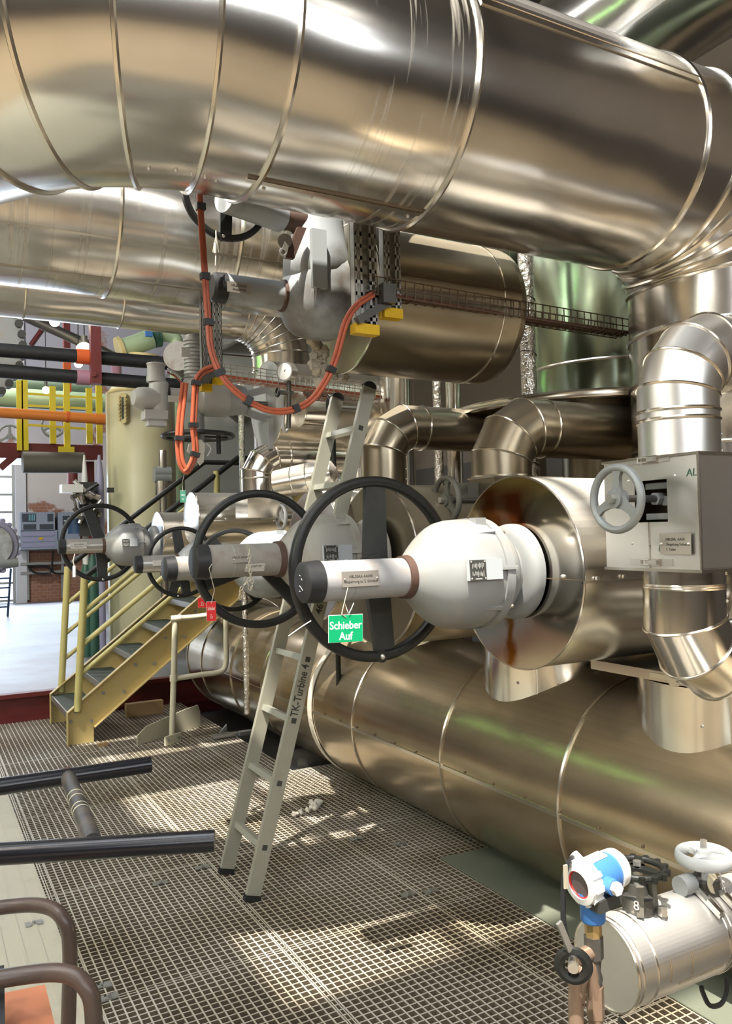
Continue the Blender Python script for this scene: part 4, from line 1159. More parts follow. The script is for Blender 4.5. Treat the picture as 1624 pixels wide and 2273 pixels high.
# ================================================================== HANGING TAGS
def tag_sign(name, label, c, w, h, col, rows, size, tie, right=None, up=None, cat='sign', squeeze=1.0, gap=1.35, bold=.0):
    c = Vector(c); ux = Vector(right or CAM_R).normalized(); uy = Vector(up or Z).normalized(); n = ux.cross(uy).normalized()
    T = Thing(name, label, cat, c - uy * h / 2)
    T.part('edge', MB().obox(c - n * .0025, ux * w / 2, uy * h / 2, n * .0025), M['plastic_white'])
    pl = T.part('face', MB().obox(c + n * .0006, ux * w * .492, uy * h * .485, n * .0006), col)
    for i, s in enumerate(rows):
        o = c + n * .0014 - uy * (size * gap * (i - (len(rows) - 1) / 2) + size * .22)
        T.part('lettering', text_mb(s, size, o, ux, uy, .0003, 'CENTER', bold=bold, squeeze=squeeze), M['white'], on=pl)
    T.part('tie_wire', MB().sweep([c + uy * h * .40 + n * .002] + [Vector(t) for t in tie], .0016, 6), M['wire'])
    return T
VYF = VY - r1
tc = at_y(767, 1395, VYF - .022)
wd = span(tc, 77) / 0.99; ht = span(tc, 61)
tag_sign('hanging_tag', 'green tag with white lettering hanging on wire from the nearest valve tube', tc, wd, ht, M['sign_green'], ('Schieber', 'Auf'), ht * .40, [at_y(758, 1362, VYF - .022), at_y(772, 1304, VYF - .012)], right=(X + Y * -.30), up=Z + X * .02, squeeze=.86, gap=.98, bold=.0006)
tc = at_y(469, 1357, 3.17)
tag_sign('hanging_tag', 'red tag with white lettering hanging on wire from the dusty valve tube', tc, span(tc, 21) , span(tc, 44), M['sign_red'], ('Schieber', 'Zu'), span(tc, 12), [at_y(476, 1310, 3.17), at_y(464, 1262, 3.17), at_y(470, 1252, 3.175)], right=(X + Y * -.2), squeeze=.40, gap=1.5)
tc = at_y(449, 1338, 4.8)
tag_sign('hanging_tag', 'small red tag half hidden behind the larger red one', tc, span(tc, 20), span(tc, 22), M['sign_red'], ('Zu',), span(tc, 12), [at_y(447, 1300, 4.8), at_y(440, 1262, 4.86)], squeeze=.5)
tc = at_y(406, 1102, 4.7)
tag_sign('hanging_tag', 'small green tag hanging below the orange teardrop loop', tc, span(tc, 13), span(tc, 27), M['sign_dull'], ('Schieber', 'Auf'), span(tc, 6), [at_y(404, 1075, 4.7), at_y(410, 1046, 4.58)], squeeze=.45, gap=1.6)
tc = at_y(420, 1118, 8.3)
T = Thing('warning_sign', 'yellow triangular warning sign behind the far casing', 'sign', tc)
ux = CAM_R.normalized(); s = span(tc, 14)
T.part('face', MB().prism([tc - ux * s - Z * s * .9, tc + ux * s * .7 - Z * s * .4, tc + ux * s * .6 + Z * s * 1.2], Y * .004), M['sign_yellow'])
T.part('border', MB().prism([tc - ux * s * 1.15 - Z * s * 1.1 + Y * .003, tc + ux * s * .85 - Z * s * .55 + Y * .003, tc + ux * s * .7 + Z * s * 1.45 + Y * .003], Y * .004), M['print'])
T.part('post', MB().cyl(tc + Y * .03 - Z * s * .5, V(tc.x, tc.y + .03, .25), .02, seg=10), M['post'])
T.part('symbol', MB().obox(tc + ux * s * .15 - Y * .004, ux * s * .12, Z * s * .3, Y * .003), M['print'])
# little wires and seals
def wire(label, pts, r=.0016, mat=None, name='tie_wire', loc=None):
    solo(name, MB().sweep(smooth(pts, 4), r, 6), mat or M['wire'], label, 'wire', pts[0])
wire('loose pale wire end sticking out beside the green tag', [at_y(x, y, 2.47) for x, y in ((690, 1378), (668, 1392), (640, 1412))], .002, M['plastic_white'])
wire('short wire end standing above the green tag', [at_y(x, y, 2.40) for x, y in ((774, 1362), (780, 1350), (785, 1338))], .0016, M['plastic_white'])
T = Thing('lead_seal', 'pale cylindrical seal hanging on wire under the farthest valve tube', 'seal', at_y(165, 1270, 5.9))
T.part('seal_body', MB().cyl(at_y(165, 1256, 5.92), at_y(165, 1281, 5.92), .012, seg=12), M['plastic_white'])
T.part('tie_wire', MB().sweep([at_y(165, 1257, 5.92), at_y(162, 1245, 5.92), at_y(166, 1230, 5.93)], .004, 6), M['wire'])
T = Thing('lead_seal', 'grey seal and wires hanging from the high black wheel', 'seal', at_y(478, 555, 3.2))
T.part('seal_body', MB().cyl(at_y(477, 540, 3.2), at_y(477, 562, 3.2), .006, seg=10), M['plastic_white'])
T.part('tie_wire', MB().sweep([at_y(478, 590, 3.2), at_y(480, 540, 3.2), at_y(479, 512, 3.2)], .003, 6), M['plastic_white'])
T.part('tie_wire', MB().sweep([at_y(472, 560, 3.2), at_y(480, 520, 3.2), at_y(485, 560, 3.2)], .002, 6), M['wire'])

# ================================================================== FLOOR ITEMS
gp = MB().prism([at_z(975, 1905, .002), at_z(1095, 1880, .002), V(2.63, 1.4, .002), V(2.30, 1.4, .002)], Z * .004)
solo('cover_plate', gp, M['plate_green'], 'flat grey-green cover plate on the grating beside the floor pipe', 'plate', (2.45, 2.6, 0))
rnd = random.Random(3)
for px, py, s, nb, lab in ((660, 1809, .035, 5, 'smaller flat crumb pile of white wool on the grating'), (690, 1795, .05, 6, 'larger clump of white wool on the grating'), (705, 1784, .045, 5, 'upper white wool clump on the grating beside the larger one'),
                      ):
    mb = MB(); c = at_z(px, py, .012)
    for k in range(nb):
        mb.lump(c + V(rnd.uniform(-1, 1) * s, rnd.uniform(-1, 1) * s, rnd.uniform(0, .2) * s), s * rnd.uniform(.25, .45), rnd)
    solo('wool_scrap', mb, M['cloth'], lab, 'scrap', c, 'white scraps on the grating', sharp=80)
def clip(px, py):
    c = at_z(px, py, .004); mb = MB()
    mb.box(c.x - .03, c.x + .03, c.y - .008, c.y + .008, c.z - .002, c.z + .003).box(c.x - .035, c.x - .012, c.y - .02, c.y + .02, c.z, c.z + .004).box(c.x + .012, c.x + .035, c.y - .02, c.y + .02, c.z, c.z + .004)
    mb.cyl(c, c + Z * .012, .007, seg=6)
    return mb, c
for px, py, lab in ((885, 1872, 'near the ladder foot, right of the dark seam'), (905, 1985, 'by the green cover plate'), (355, 1960, 'left of the ladder foot'), (448, 1925, 'just left of the ladder foot'), (225, 2190, 'near the trolley hoops'), (240, 2215, 'lowest by the trolley hoops'), (75, 2050, 'on the gritty plate'), (790, 1862, 'beside the white wool scraps'), (955, 1978, 'closest to the green plate edge')):
    mb, c = clip(px, py)
    solo('grating_clip', mb, M['steel'], 'small metal clip holding the grating, ' + lab, 'clip', c, 'grating clips')
solo('carton_strip', MB().obox(at_z(320, 1572, .06), X * .17, Y * .04, Z * .06), M['carton'], 'crumpled strip of brown carton under the stairs', 'carton', at_z(320, 1590, 0))
sc2 = MB().obox(at_z(500, 1632, .02), X * .10, Y * .03, Z * .012).obox(at_z(495, 1622, .03), X * .03 + Z * .03, Y * .01, Z * .02).obox(at_z(545, 1626, .02), X * .06, Y * .03, Z * .015)
solo('metal_scrap', sc2, M['steel'], 'scraps of bright sheet metal at the grating edge by the white rail', 'scrap', at_z(510, 1632, 0))
solo('wood_scrap', MB().obox(at_z(228, 1652, .012), X * .04, Y * .02, Z * .012), M['carton'], 'small brown block beside the stair foot', 'scrap', at_z(228, 1652, 0))
solo('timber_sleeper', MB().box(2.36, 2.95, 5.35, 5.6, -.5, 0.06), M['steel_dark'], 'dark support block under the floor pipe', 'support', (2.6, 5.5, -.5))

# ================================================================== STAIRS AND RAILS
def stairs():
    T = Thing('staircase', 'yellow steel stairs with dark green treads rising to the right', 'stairs', (1.1, 7.4, 0))
    sl = (1.10 - .25) / (2.16 - 1.06)
    yN, yF = 6.95, 7.88
    for y in (yN, yF):
        xe = 3.6
        poly = [V(1.06, y, 0), V(1.265, y, 0), V(1.265, y, .125), V(xe, y, .125 + (xe - 1.265) * sl), V(xe, y, .29 + (xe - 1.06) * sl), V(1.06, y, .265)]
        st = T.part('stringer', MB().prism(poly, Y * .012), M['stair'])
        p, q = V(1.06, y - .022, .265), V(xe, y - .022, .29 + (xe - 1.06) * sl)
        T.part('top_flange', MB().bar(p, q, .05, .007), M['stair'], on=st)
        p, q = V(1.265, y - .022, .125), V(xe, y - .022, .125 + (xe - 1.265) * sl)
        T.part('bottom_flange', MB().bar(p, q, .05, .007), M['stair'], on=st)
        T.part('front_flange', MB().box(1.055, 1.062, y - .045, y + .01, 0, .265), M['stair'], on=st)
        if y == yN:
            for px, py in ((168, 1580), (157, 1602), (203, 1600), (229, 1538), (275, 1535), (300, 1475), (342, 1473), (367, 1416), (408, 1414), (433, 1357)):
                c = at_y(px, py, y - .002)
                T.part('bolt', MB().cyl(c, c - Y * .012, .013, seg=6), M['iron_grey'], on=st)
    for i in range(9):
        z = .25 + .2035 * i; x = 1.07 + .262 * i
        tr = T.part('tread', MB().box(x, x + .27, yN + .012, yF, z - .03, z), M['tread'])
        T.part('nosing', MB().box(x - .006, x + .004, yN + .012, yF, z - .045, z + .004), M['steel'], on=tr)
    # posts and rails
    for y, x0, z1 in ((yN, 1.145, 1.34), (yF, 1.165, 1.40)):
        p, q = V(x0 - .01, y - .03 if y == yN else y, .27), V(x0 + .06, y - .03 if y == yN else y, z1)
        po = T.part('post', MB().cyl(p, q, .030, seg=20), M['post'])
        yy = p.y
        for dz in (.30, .52, .78):
            s = V(x0 + .03, yy, .27 + dz)
            T.part('rail', MB().cyl(s, s + V(1.15, 0, 1.15 * sl), .019, seg=14), M['post'])
        s = V(x0 + .06, yy, z1)
        e = V(2.53, yy, z1 + (2.53 - x0 - .06) * .755)
        T.part('handrail', MB().sweep([s, e, e + X * .5], .024, 14), M['black'], 'black handrail')
    x, yy = 2.33, yN - .03
    T.part('post', MB().cyl((x, yy, 1.3), (x, yy, 2.22), .028, seg=18), M['post'])
stairs()
def white_rail():
    y = 6.61
    T = Thing('guard_rail', 'cream tube guard rail with a foot plate in front of the stairs', 'rail', (1.81, y, 0))
    T.part('post', MB().cyl((1.81, y, .0), (1.855, y, .985), .024, seg=18), M['cream'])
    T.part('post_cap', MB().cyl((1.82, y, .985), (1.90, y - .02, .99), .026, seg=16), M['cream'])
    T.part('rail', MB().sweep(smooth([V(1.85, y, .985), V(2.05, y - .01, .99), V(2.20, y - .02, 1.0), V(2.27, y - .02, .96), V(2.275, y - .02, .75), V(2.27, y - .02, .58), V(2.22, y - .02, .52), V(2.05, y - .01, .51), V(1.83, y, .50)], 5), .022, 14), M['cream'])
    T.part('collar', MB().cyl((1.833, y, .48), (1.834, y, .53), .032, seg=16), M['cream'])
    a, b = at_z(305, 1655, .0), at_z(445, 1612, .0)
    u = (b - a).normalized(); L = (b - a).length; h = .14
    poly = [a, a + u * L, a + u * L + Z * h * .9, a + u * L * .96 + Z * h * 1.35, a + u * L * .75 + Z * h * 1.3, a + u * L * .14 + Z * h * .95, a + Z * h * .55]
    nn = u.cross(Z)
    pl = T.part('foot_plate', MB().prism(poly, nn * -.008), M['cream'])
    c = at_z(381, 1640, 0.05)
    T.part('foot_bracket', MB().obox(V(c.x, c.y - .03, .055), u * .085, Z * .035, nn * .006), M['cream'])
    for s in (-1, 1): T.part('bolt', MB().cyl(V(c.x, c.y - .03, .055) + u * .055 * s + nn * .004, V(c.x, c.y - .03, .055) + u * .055 * s + nn * .016, .012, seg=6), M['iron_grey'])
white_rail()

# ================================================================== TROLLEY IN THE FOREGROUND
def trolley():
    z = .98
    T = Thing('trolley_frame', 'black tube frame of a trolley: two long handles joined by a scuffed cross tube', 'trolley', (.2, 2.1, 0))
    a0, a1 = at_z(-120, 1764, z), at_z(334, 1697, z)
    b0, b1 = at_z(-120, 1903, z), at_z(476, 1866, z)
    T.part('handle_tube', MB().cyl(a0, a1, .0235, seg=28), M['black_gloss'])
    T.part('handle_tube', MB().cyl(b0, b1, .0235, seg=28), M['black_gloss'])
    c0, c1 = at_z(150, 1722, z), at_z(206, 1870, z)
    ct = T.part('cross_tube', MB().cyl(c0, c1, .021, seg=24), paint('scuffed_black', (.07, .065, .065), .4, .6, (.25, .2, .15), 10))
    for f in (.38, .45, .57, .62):
        T.part('scuff_mark', MB().torus(c0.lerp(c1, f), c1 - c0, .0205, .0012, .004, seg=24, sub=6), M['cream'], 'worn pale ring', on=ct)
    T.part('weld', MB().sphere(c0, .026, 14), M['rust'])
    for p in (a0, b0): T.part('leg', MB().cyl(p, V(p.x, p.y, 0), .0235, seg=20), M['black'])
trolley()
def hoops():
    br = paint('browned_tube', (.085, .06, .05), .35, .5, (.20, .12, .09), 7)
    T = Thing('push_hoop', 'upper brown-black tube hoop at the lower left edge', 'hoop', (.3, 2.0, 0), 'tube hoops of the cart')
    P = [at_z(-160, 2040, .80), at_z(20, 2012, .80), at_z(100, 2012, .80), at_z(140, 2040, .78)]
    q = P[-1]
    P += [V(q.x + .012, q.y - .01, .72), V(q.x + .005, q.y - .02, .55), V(q.x - .01, q.y - .03, .30), V(q.x - .02, q.y - .03, .0)]
    T.part('tube', MB().sweep(smooth(P, 6), .0165, 16), br)
    T = Thing('push_hoop', 'lower brown tube hoop in the bottom left corner, before the salmon panel', 'hoop', (.3, 1.6, 0), 'tube hoops of the cart')
    P = [at_z(-160, 2205, .83), at_z(30, 2168, .83), at_z(140, 2160, .83), at_z(190, 2190, .81)]
    q = P[-1]
    P += [V(q.x + .012, q.y - .01, .75), V(q.x + .006, q.y - .015, .55), V(q.x - .0, q.y - .02, .3), V(q.x, q.y - .02, 0)]
    T.part('tube', MB().sweep(smooth(P, 6), .0165, 16), br)
    a, b, c, d = at_z(4, 2205, .74), at_z(100, 2185, .74), at_z(128, 2300, .74), at_z(6, 2330, .74)
    T = Thing('cart_panel', 'salmon red panel with a dark edge in the bottom left corner', 'panel', (a.x, a.y, 0))
    T.part('panel', MB().prism([a, b, c, d], Z * -.02), M['salmon'])
    T.part('edge_trim', MB().bar(at_z(2, 2165, .80), at_z(4, 2330, .74), .012, .05), M['rubber'], 'black edge strip')
    T.part('leg', MB().box(a.x - .02, a.x + .02, a.y - .05, a.y - .01, 0, .72), M['rubber'])
hoops()
# ================================================================== INSTRUMENT PIPE, LOWER RIGHT
def instrument_pipe():
    y, z, x0 = 1.40, 0.66, 1.36
    c = at_y(1345, 2140, y); x0, z = c.x, c.z
    R = span(c, 96)
    T = Thing('small_jacketed_pipe', 'small bright jacketed pipe with round end in the lower right corner', 'pipe', (x0, y, z - R))
    T.part('jacket', MB().lathe((x0, y, z), X, [(0, R), (.30, R), (.30, R * .97), (1.4, R * .97)], 72), M['clad_pale'])
    T.part('end_disc', MB().lathe((x0, y, z), X, [(0, 0), (0, R)], 72), M['clad_matt'])
    T.part('edge_bead', MB().torus((x0, y, z), X, R, .003, .004, seg=72, sub=6), M['seam'])
    for s in (.015, .06, .30, .315, .48):
        T.part('seam_band', MB().torus((x0 + s, y, z), X, R * 1.0, .0022, .003, seg=72, sub=6), M['seam'])
    T.part('lap_strip', MB().bar((x0 + .13, y - R * .93, z - R * .37), (x0 + .28, y - R * .93, z - R * .37), .008, .003, V(0, -.93, -.37)), M['seam'])
    for xx in (.285, .345):
        th = rad(62); e = V(0, -math.cos(th), math.sin(th)); s = V(0, math.sin(th), math.cos(th))
        q = V(x0 + xx, y, z) + e * (R + .006)
        lt = T.part('toggle_latch', MB().obox(q, X * .008, s * .045, e * .004), M['bolt'])
        T.part('latch_lever', MB().obox(q + e * .006 - s * .02, X * .006, s * .02, e * .004), M['seam'], on=lt)
        T.part('latch_hook', MB().sweep([q + s * .03 + X * .006 + e * .004, q + s * .075 + X * .006, q + s * .075 - X * .006, q + s * .03 - X * .006 + e * .004], .002, 6), M['bolt'], on=lt)
    for s, a in ((.10, -30), (.17, -50)):
        th = rad(a); q0 = V(x0 + s, y - math.cos(th) * R, z + math.sin(th) * R)
        T.part('slit', MB().torus((x0 + s, y, z), X, R, .0012, .002, seg=12, sub=5, arc=(rad(165), rad(195))), M['seam_dark'])
    zt = z + R
    # black wheel valve and grey wheel valve standing on it
    c1 = at_y(1414, 1928, y); c1 = V(c1.x, y, c1.z)
    W = Thing('black_handwheel_valve', 'black wavy-rimmed handwheel valve standing on the small jacketed pipe', 'valve', (c1.x, y, zt))
    R1 = span(c1, 66)
    rim = W.part('handwheel', MB().torus(c1, Z, R1 * .86, R1 * .11, .008, seg=72, sub=10), M['black'])
    for k in range(14):
        t = 2 * PI * k / 14
        W.part('grip_lobe', MB().cyl(c1 + V(math.cos(t), math.sin(t), 0) * R1 * .96 - Z * .007, c1 + V(math.cos(t), math.sin(t), 0) * R1 * .96 + Z * .007, R1 * .105, seg=14), M['black'], on=rim)
    for a in (40, 160, 280):
        t = rad(a); e = V(math.cos(t), math.sin(t), 0); s = e.cross(Z)
        W.part('spoke', MB().prism([c1 + e * .0 - s * R1 * .24, c1 + s * R1 * .24, c1 + e * R1 * .8 + s * R1 * .13, c1 + e * R1 * .8 - s * R1 * .13], Z * .008), M['black'], on=rim)
    W.part('nut', MB().cyl(c1, c1 + Z * .018, .010, seg=6), M['bolt'], on=rim)
    W.part('stem', MB().cyl((c1.x, y, zt), c1, .011, seg=14), M['steel'])
    h = c1.z - zt
    W.part('bonnet', MB().lathe((c1.x, y, zt - .02), Z, [(0, .035), (h * .25, .037), (h * .55, .036), (h * .62, .024), (h * .85, .020), (h * .85, 0)], 24), M['steel_dark'])
    W.part('yoke_arm', MB().bar((c1.x - .026, y - .03, zt), (c1.x - .02, y - .025, zt + h * .7), .016, .014), M['iron_dust'])
    W.part('yoke_arm', MB().bar((c1.x + .03, y - .02, zt), (c1.x + .022, y - .02, zt + h * .72), .016, .014), M['iron_dust'])
    W.part('cast_number', text_mb('8', .03, (c1.x - .036, y - .028, zt + h * .28), -Y + X * .3, Z, .001, 'CENTER'), M['bolt'])
    W.part('flange_nut', MB().cyl((c1.x + .03, y - .045, zt - .004), (c1.x + .03, y - .045, zt + .014), .012, seg=6), M['bolt'])
    c2 = at_y(1562, 1902, y); c2 = V(c2.x, y, c2.z); R2 = span(c2, 62)
    W = Thing('grey_handwheel_valve', 'light grey flat-rimmed handwheel valve at the right end of the small jacketed pipe', 'valve', (c2.x, y, zt))
    disc_wheel(W, c2, -Z, R2, paint('light_grey_iron', (.52, .54, .54), .4, .15), (20, 140, 260), rw=.15, depth=.016)
    W.part('stem', MB().cyl((c2.x, y, zt), c2, .010, seg=14), M['steel_dark'])
    W.part('yoke_arm', MB().bar((c2.x - .02, y - .02, zt - .01), (c2.x - .008, y - .01, c2.z - .02), .02, .014), M['iron_grey'])
    W.part('yoke_arm', MB().bar((c2.x + .02, y + .02, zt - .01), (c2.x + .008, y + .01, c2.z - .02), .02, .014), M['iron_grey'])
    W.part('gland', MB().lathe((c2.x, y, zt - .01), Z, [(0, .04), (.03, .038), (.04, .024), (.08, .02), (.08, 0)], 20), M['steel_dark'])
    W.part('side_cap', MB().cyl((c2.x - .09, y + .0, zt + .02), (c2.x - .05, y, zt + .02), .024, seg=18), M['iron_grey'])
    wire('thin pale wire hanging from the light grey handwheel', [at_y(x, yy, y - .04) for x, yy in ((1580, 1915), (1592, 1922), (1597, 1940), (1604, 1968), (1612, 1985))], .0018, M['plastic_white'])
    solo('brass_disc_tag', MB().cyl(at_y(1580, 1960, y - .03), at_y(1580, 1960, y - .03) + V(.2, -.9, .2) * .003, .024, seg=24), M['wire'], 'dull round brass tag wired to the light grey handwheel', 'tag', at_y(1580, 1960, y - .03))
    wire('black cable drooping beneath the small jacketed pipe', [at_y(x, yy, y) for x, yy in ((1612, 2170), (1612, 2200), (1600, 2228), (1575, 2232), (1560, 2205), (1556, 2190))], .006, M['rubber'], 'hanging_cable')
    wire('short black cable end under the small pipe end', [at_y(x, yy, y - .05) for x, yy in ((1374, 2262), (1384, 2272), (1395, 2290))], .005, M['rubber'], 'hanging_cable')
    return x0, y, z, R
ix, iy, iz, iR = instrument_pipe()

def transmitter():
    yt = 1.215
    c = at_y(1313, 1955, yt)
    T = Thing('pressure_transmitter', 'blue pressure transmitter with round white display cap on a bronze tube', 'transmitter', (c.x, yt, 0))
    # housing axis points out of the picture towards the lower left
    ax = V(-.985, -.04, -.10).normalized(); s = ax.cross(Z).normalized(); up = s.cross(ax)
    r = span(c, 42)
    c0 = c + Z * .004 - ax * .004
    T.part('housing', MB().lathe(c0 - ax * .050, ax, [(0, 0), (0, r * .9), (.01, r), (.066, r), (.066, 0)], 40), M['blue'])
    cap = T.part('display_cap', MB().lathe(c0 + ax * .012, ax, [(0, 0), (0, r * 1.06), (.02, r * 1.10), (.028, r * 1.04), (.030, r * .72), (.024, r * .68), (.024, 0)], 40), M['plastic_white'])
    T.part('display_ring', MB().torus(c0 + ax * .037, ax, r * .68, .0016, .003, seg=40, sub=6), M['sign_red'], on=cap)
    T.part('display_glass', MB().cyl(c0 + ax * .030, c0 + ax * .037, r * .66, seg=36), M['glass_dark'], on=cap)
    for k in range(10):
        t = 2 * PI * k / 10; e = s * math.cos(t) + up * math.sin(t)
        T.part('cap_rib', MB().obox(c0 + ax * .024 + e * r * 1.08, ax * .012, e.cross(ax) * .005, e * .004), M['plastic_white'], on=cap)
    T.part('rear_cap', MB().lathe(c0 - ax * .074, ax, [(0, 0), (0, r * .82), (.008, r * 1.0), (.026, r * 1.04), (.026, 0)], 40), M['plastic_white'])
    T.part('top_label', MB().obox(c0 + up * (r + .001) - ax * .01, ax * .022, s * .012, up * .002), M['plastic_white'])
    g0 = c0 - s * -1 * r * .0
    side = -s if (s.dot(CAM_R) < 0) else s
    T.part('side_gland', MB().cyl(c0 + side * r * .8, c0 + side * r * 1.45, r * .42, seg=18), M['blue'])
    T.part('gland_plug', MB().cyl(c0 + side * r * 1.35, c0 + side * r * 1.75, r * .34, seg=6), M['plastic_white'])
    T.part('cable_gland', MB().cyl(c0 - side * r * .7 + up * r * .5, c0 - side * r * 1.3 + up * r * .8, r * .30, seg=14), M['plastic_white'])
    T.part('plate_black', MB().obox(c0 + side * r * .55 - up * r * .95, ax * .03, side * r * .55, up * .012), M['print'])
    z1 = c.z - .078
    T.part('neck', MB().lathe((c.x, yt, z1), Z, [(0, 0), (0, r * .60), (.004, r * .66), (.036, r * .66), (.050, r * .85), (.06, r * .85)], 32), M['blue'])
    T.part('brass_fitting', MB().cyl((c.x, yt, z1 - .028), (c.x, yt, z1), .0165, seg=8), M['brass'])
    T.part('black_fitting', MB().cyl((c.x, yt, z1 - .070), (c.x, yt, z1 - .028), .0185, seg=8), M['steel_dark'])
    T.part('valve_block', MB().lathe((c.x, yt, z1 - .125), Z, [(0, .013), (.015, .016), (.03, .012), (.055, .015)], 12), M['steel_dark'])
    T.part('valve_nut', MB().cyl((c.x, yt, z1 - .185), (c.x, yt, z1 - .125), .0175, seg=6), M['copper'])
    T.part('riser_tube', MB().cyl((c.x, yt, -.5), (c.x, yt, z1 - .185), .0145, seg=18), M['copper'])
    T.part('branch_tube', MB().sweep(smooth([V(c.x, yt, z1 - .150), at_y(1305, 2145, yt), at_y(1288, 2170, yt), at_y(1281, 2210, yt), at_y(1280, 2330, yt), V(at_y(1280, 2330, yt).x, yt, -.5)], 5), .0150, 16), M['copper'])
    T.part('side_branch', MB().cyl(at_y(1284, 2125, yt), V(c.x, yt, at_y(1310, 2112, yt).z), .0145, seg=14), M['copper'])
    w = at_y(1272, 2143, yt - .03)
    kw = T.part('needle_wheel', MB().torus(w, V(-.7, -.7, 0), .026, .010, .008, seg=32, sub=8), M['black'])
    T.part('needle_hub', MB().cyl(w - V(-.7, -.7, 0) * .02, w + V(-.7, -.7, 0) * .012, .010, seg=12), M['bolt'], on=kw)
    T.part('lever', MB().bar(at_y(1265, 2110, yt - .03), at_y(1240, 2048, yt - .03), .012, .006, Y), M['steel'])
    T.part('signal_cable', MB().sweep(smooth([c0 - side * r * 1.3 + up * r * .75, at_y(1256, 1930, yt), at_y(1250, 1970, yt), at_y(1250, 2040, yt), at_y(1256, 2075, yt), at_y(1266, 2120, yt)], 5), .0055, 10), M['rubber'], 'black signal cable')
    T.part('paper_tag', MB().obox(at_y(1255, 1946, yt - .02), X * .004, Z * .022, Y * .002), M['wire'])
transmitter()

# ================================================================== MIDDLE DISTANCE
def mid():
    y = 5.0
    c = at_y(592, 899, y); R = span(c, 96); xe = at_y(812, 890, y).x
    T = casing('bright insulated casing with big pale end disc, actuated valve in front', c.x, xe, y, c.z, R, M['clad_valve'], M['pale_sheet'], seam=False)
    # yoke of the motor valve
    my, mz = y, c.z
    V0 = Thing('motor_valve', 'grey motor-driven valve with ribbed motor and flat black handwheel under it', 'valve', (c.x - .4, my, mz))
    E = M['enamel_light']
    f = lambda px, py, yy=my: at_y(px, py, yy)
    a, b = f(432, 890), f(540, 893)
    r = span(a, 41)
    V0.part('gear_housing', MB().lathe((a.x, my, mz + .02), X, [(0, 0), (0, r * .55), (.03, r * .92), (.08, r), ((b.x - a.x) * .62, r), ((b.x - a.x) * .63, r * .94), ((b.x - a.x), r * .78), ((b.x - a.x), 0)], 48), E)
    V0.part('shaft_cover', MB().cyl(V(f(370, 880).x, my, mz + .03), V(a.x, my, mz + .03), span(a, 15), seg=24), E)
    V0.part('shaft_flange', MB().cyl(V(f(366, 880).x, my, mz + .03), V(f(374, 880).x, my, mz + .03), span(a, 17), seg=24), M['rubber'])
    pl = V0.part('name_plate', MB().obox(f(393, 886, my - .09), X * span(a, 19), Z * span(a, 7), Y * .003), plate_pale)
    # drive head
    g = f(353, 885); rr = span(g, 23); px1 = span(g, 1)
    V0.part('drive_head', MB().lathe((g.x, my, g.z - 44 * px1), Z, [(0, 0), (0, rr * .85), (30 * px1, rr * .95), (60 * px1, rr), (78 * px1, rr * .92), (84 * px1, rr * .7), (84 * px1, 0)], 32), E)
    V0.part('head_drum', MB().lathe((g.x - rr * .3, my, g.z - 2 * px1), V(-1, -.12, 0), [(0, 0), (0, rr * 1.05), (30 * px1, rr * 1.10), (42 * px1, rr * 1.0), (52 * px1, rr * .7), (52 * px1, 0)], 32), E)
    V0.part('terminal_neck', MB().cyl((g.x - 6 * px1, my, g.z + 36 * px1), (g.x - 6 * px1, my, g.z + 48 * px1), 21 * px1, seg=28), E)
    V0.part('terminal_box', MB().cyl((g.x - 6 * px1, my, g.z + 48 * px1), (g.x - 6 * px1, my, g.z + 76 * px1), 19 * px1, seg=28), E)
    V0.part('terminal_lid', MB().cyl((g.x - 5 * px1, my, g.z + 74 * px1), (g.x - 5 * px1, my, g.z + 78 * px1), 21 * px1, seg=28), E)
    V0.part('lower_plate', MB().box(g.x - 36 * px1, g.x + 14 * px1, my - 20 * px1, my + 20 * px1, g.z - 48 * px1, g.z - 28 * px1), E)
    V0.part('lower_cover', MB().box(g.x - 28 * px1, g.x + 12 * px1, my - 16 * px1, my + 16 * px1, g.z - 62 * px1, g.z - 48 * px1), E)
    # ribbed motor
    m0, m1 = f(432, 852), f(432, 745); rm = span(m0, 22)
    mx = m0.x
    prof = [(0, 0), (0, rm)]
    H = m1.z - m0.z; n = 11
    for i in range(n):
        s = .03 + (H - .05) * i / n
        prof += [(s, rm * .88), (s + .004, rm * 1.06), (s + (H / n) * .55, rm * 1.06), (s + (H / n) * .6, rm * .88)]
    prof += [(H - .01, rm * .9), (H, rm * .8), (H, 0)]
    V0.part('motor', MB().lathe((mx, my, m0.z), Z, prof, 32), E)
    V0.part('motor_foot', MB().lathe((mx, my, m0.z - .09), Z, [(0, rm * .8), (.04, rm * 1.1), (.10, rm * 1.25), (.12, rm)], 28), E)
    V0.part('motor_label', MB().obox(f(412, 782, my - rm), X * .028, Z * .03, Y * .004), M['plastic_white'])
    for i, (p0, p1) in enumerate((((372, 818), (402, 846)), ((370, 826), (404, 850)), ((368, 836), (400, 842)))):
        q = [f(*p0), (f(*p0) + f(*p1)) / 2 + Z * (.01 if i < 2 else .03), f(*p1)]
        V0.part('control_wire', MB().sweep(smooth(q, 4), .006, 6), M['plastic_white'] if i != 1 else M['orange_cable'])
    # flat handwheel below
    w = f(440, 968); Rw = span(w, 82)
    rim = V0.part('handwheel', MB().torus(V(w.x, my, w.z), Z, Rw - .02, .018, .016, seg=64, sub=10), M['black'])
    for t in (10, 130, 250):
        e = V(math.cos(rad(t)), math.sin(rad(t)), 0)
        V0.part('spoke', MB().bar(V(w.x, my, w.z), V(w.x, my, w.z) + e * (Rw - .02), .03, .012), M['black'], on=rim)
    k = f(485, 990, my - Rw * .5)
    V0.part('crank_grip', MB().cyl(k + Z * .07, k - Z * .05, .014, seg=14), M['black'], on=rim)
